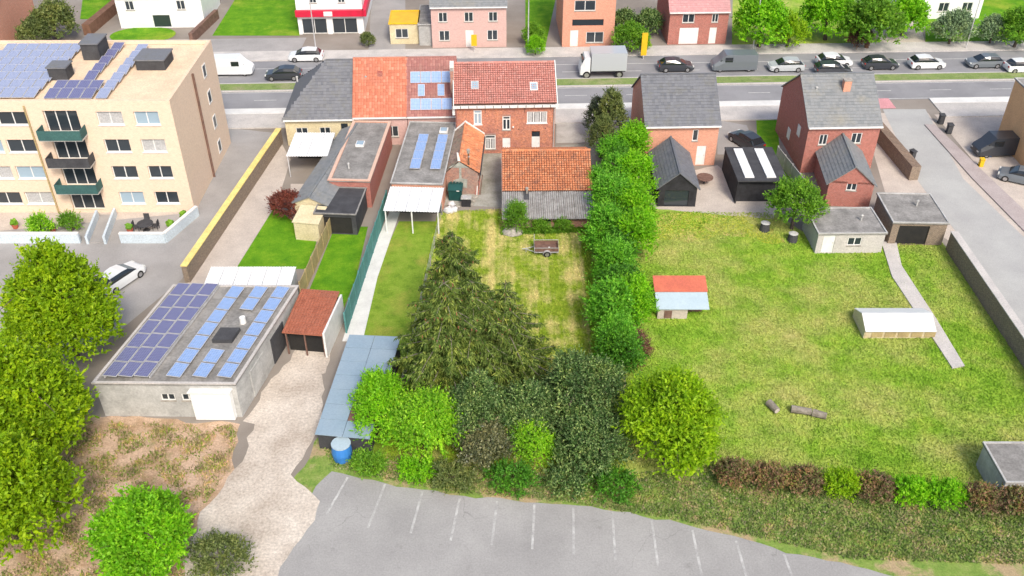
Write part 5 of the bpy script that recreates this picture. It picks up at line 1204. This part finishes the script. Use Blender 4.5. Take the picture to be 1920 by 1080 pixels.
bush('roadside_bush', 'bright bush against the blue-grey barn, left of the lime bush', 715, 775, 1.6, [(0, 0, 1.6, 1.7, 2.4, 1.7), (-.2, 1.4, 2.0, 1.3, 1.4, 1.4)], 1900, L_round, L=.5, leaf=.11)
# left side trees
big = [(0, 0, 3.2, 3.6, 3.4, 3.2), (0, .2, 5.4, 2.8, 2.7, 2.8), (0, .2, 7.3, 1.6, 1.6, 2.0), (1.2, -.8, 3.0, 2.4, 2.4, 2.6), (-1.3, -.6, 3.6, 2.4, 2.4, 2.6)]
for i, (x, y, s, lb_) in enumerate(((112, 575, 1.0, 'tall broad green cypress left of the workshop, topmost of the three'), (45, 760, .98, 'large green cypress at the left edge below the topmost one'), (10, 930, .92, 'green cypress in the lower left corner of the view'))):
    tree('cypress', lb_, 'tree', x, y, 4.6*s, 'cyp', big, 5200, .6, 8, .17, L_conifer, group='cypresses along the left edge', rz=i*1.9, scale=s, up=.8, seed=31)
tree('round_tree', 'round bright green tree in the rough field at the bottom left', 'tree', 262, 1015, 2.4, 'rnd', rl(16, 2.9, 5.0, 9, .4), 3600, .5, 8, .14, L_round, up=.5)
tree('low_shrub', 'low olive shrub beside the round bright tree', 'shrub', 412, 1050, .7, 'lsh', [(0, 0, .8, 1.7, 1.4, .9)], 900, .4, 6, .1, L_olive)
tree('maroon_shrub', 'round maroon-leaved shrub at the corner of the patio', 'shrub', 540, 388, 1.1, 'mar', [(0, 0, 1.2, 1.5, 1.3, 1.2)], 1200, .35, 7, .1, L_red)
tree('lawn_tree', 'round green tree at the top of the big lawn beside the grey shed', 'tree', 1492, 390, 2.2, 'ltr', [(0, 0, 2.4, 2.1, 2.0, 2.1)], 1900, .45, 7, .12, L_mid)
bush('terrace_shrub', 'bright green shrub on the left terrace of the apartment block', 76, 425, .8, [(0, 0, .8, .9, .7, .9)], 400, L_lime)
bush('terrace_shrub', 'mid green shrub left of the entrance ramp', 132, 418, .7, [(0, 0, .7, .8, .7, .7)], 350, L_mid)
# bottom verge: low shrubs and brown hedge
vg = [(690, 872, .8, L_mid), (780, 885, .9, L_round), (850, 897, 1.1, L_olive), (960, 900, 1.2, L_deep), (1060, 905, 1.2, L_holly), (1150, 912, 1.2, L_deep)]
vl = ['left end between barrel and lime bush', 'under the lime bush', 'below the speckled holly', 'below the small bright green shrub', 'below the lower right holly', 'left of the yellow tree']
for i, (x, y, s, m) in enumerate(vg):
    bush('verge_shrub', 'low shrub on the verge of the car park, '+vl[i], x, y, .4, [(0, 0, .5, 1.2*s, .9*s, .7*s)], 420, m, L=.4, leaf=.1, group='low shrubs on the car park verge', trunk_r=.05)
L_bh = leaf_mat('reddish_hedge_leaf', [(.27, .15, .09), (.34, .21, .13), (.20, .13, .07), (.16, .22, .05), (.24, .24, .08)], .25)
for i in range(9):
    x = 1375+i*66; y = 893+i*6.5; m = L_round if i in (5, 6) else (L_yellow if i == 3 else L_bh)
    bush('hedge_shrub', ['left end of', 'second from the left in', 'third from the left in', 'yellow-green shrub interrupting', 'right after the yellow-green shrub in', 'left one of two bright green shrubs inside', 'right one of two bright green shrubs inside', 'second from the right end of', 'right end of'][i]+' the brown hedge below the big lawn', x, y, .7, [(0, 0, .75, 1.15, .7, .95)], 500, m, L=.35, leaf=.1, group='shrubs of the brown hedge below the big lawn', trunk_r=.06)
# trees beyond the road
ft = [(95, 35, 3.0, 2.6, L_olive, 'olive tree in the upper left gardens'), (60, 60, 2, 1.8, L_olive, 'smaller olive tree beside the salmon-roofed house'),
      (1428, 55, 2.4, 3.3, L_round, 'big bright green bush right of the pink-roofed brick house'), (1480, 60, 2.0, 2.2, L_yellow, 'yellowish bush behind the row of parked cars'),
      (1185, 55, 3.0, 2.0, L_mid, 'green round tree right of the tall brick house'), (1218, 10, 4, 1.8, L_holly, 'dark cypress between the two far brick houses'), (1170, 5, 4, 1.6, L_holly, 'dark cypress right behind the tall brick house'), (1205, 80, 1, .9, L_yellow, 'small yellow-green bush beside the yellow sign'),
      (1000, 60, 1.6, 1.3, L_mid, 'mid green bush between pink and tall brick houses'), (1004, 92, .8, 1.2, L_round, 'bright low bush at the pavement beside the pink house'),
      (1560, 10, 4.5, 3.2, L_round, 'broad green tree at the top edge above the parked cars'), (1640, 25, 4.5, 3.4, L_mid, 'large green tree left of the far beige drive'), (1705, 10, 4, 2.6, L_round, 'green tree at the top edge left of the white villa'),
      (1610, 70, 1.4, 1.5, L_brown, 'brown shrub under the large green tree'), (1785, 62, 1.5, 2.2, L_grey, 'silvery clipped bush before the white villa, left one'), (1862, 58, 1.7, 1.8, L_grey, 'pale green clipped bush before the white villa, right one'), (1912, 55, 2.4, 2.4, L_mid, 'dark green bush at the right edge beyond the road'),
      (690, 75, .8, .9, L_olive, 'small olive bush beside the shop drive')]
for i, (x, y, zc, r, m, lb_) in enumerate(ft):
    tree('garden_tree' if r > 2 else 'garden_bush', lb_, 'tree' if r > 2 else 'bush', x, y, zc, 'far'+m.name+str(r > 2), [(0, 0, 1.7, 2.2, 2.0, 1.8), (.5, .2, 2.7, 1.5, 1.4, 1.4)], 1300, .5, 7, .16, m, rz=i*.9, scale=r/2.2)

# ------------------------------------------------------------------ grass tufts, weeds
def inside(P, poly):
    x, y = P[:, 0], P[:, 1]; r = np.zeros(len(P), bool); n = len(poly)
    for i in range(n):
        (x1, y1), (x2, y2) = poly[i], poly[(i+1) % n]; c = ((y1 > y) != (y2 > y)) & (x < (x2-x1)*(y-y1)/(y2-y1+1e-9)+x1); r ^= c
    return r
def tufts(name, label, px, n, h, wd, mat, seed=0, patch=None):
    rng = np.random.default_rng(seed); poly = [(G(*p).x, G(*p).y) for p in px]; A = np.array(poly)
    P = rng.uniform(A.min(0), A.max(0), (n*2, 2)); P = P[inside(P, poly)]
    if patch: k = np.sin(P[:, 0]*2.6+2*np.sin(P[:, 1]*1.4))+np.sin(P[:, 1]*2.3+1.5*np.sin(P[:, 0]*1.7))+rng.normal(size=len(P))*.8; P = P[k > patch]
    m = len(P); c = np.column_stack([P, np.zeros(m)]); hh = h*rng.uniform(.4, 1.4, (m, 1)); a = unit(np.array([0, 0, 1.])+rng.normal(size=(m, 3))*.55)*hh*.5
    b = unit(np.cross(a, rng.normal(size=(m, 3))))*wd*rng.uniform(.6, 1.4, (m, 1)); c = c+a+np.array([0, 0, .01])
    o = link(name, quads(name, c, a, b, mat)); tag(o, label, 'grass', kind='stuff'); return o
tufts('grass', 'short patchy grass blades covering the striped lawn of the plot', [(822, 398), (942, 392), (942, 430), (1110, 432), (1165, 420), (1172, 900), (718, 860)], 100000, .12, .035, m_lawn, 1)
tufts('grass', 'short grass covering the big lawn right of the plot', [(1175, 396), (1440, 400), (1540, 462), (1765, 455), (1930, 690), (1930, 925), (1350, 878), (1175, 880)], 80000, .12, .05, m_lawn_big, 2)
tufts('weeds', 'patches of weeds on the rough brown field', [(110, 790), (445, 800), (430, 880), (360, 985), (330, 1120), (0, 1120), (0, 850)], 26000, .22, .05, leaf_mat('weed', [(.16, .26, .04), (.30, .34, .08), (.46, .34, .2), (.5, .38, .25)], .2), 3, patch=.3)
tufts('weeds', 'tall weeds and grass on the verge between plot and car park', [(600, 830), (735, 855), (1175, 890), (1360, 870), (1940, 940), (1940, 1060), (1600, 1050), (1280, 978), (1060, 942), (860, 925), (700, 895), (625, 878)], 45000, .16, .05, leaf_mat('verge_weed', [(.10, .2, .04), (.19, .28, .06), (.26, .32, .1), (.40, .34, .2)], .2), 4)
tufts('weeds', 'tufts of grass at the foot of the shed front wall', [(940, 428), (1110, 424), (1110, 436), (940, 442)], 6000, .3, .03, L_mid, 5)
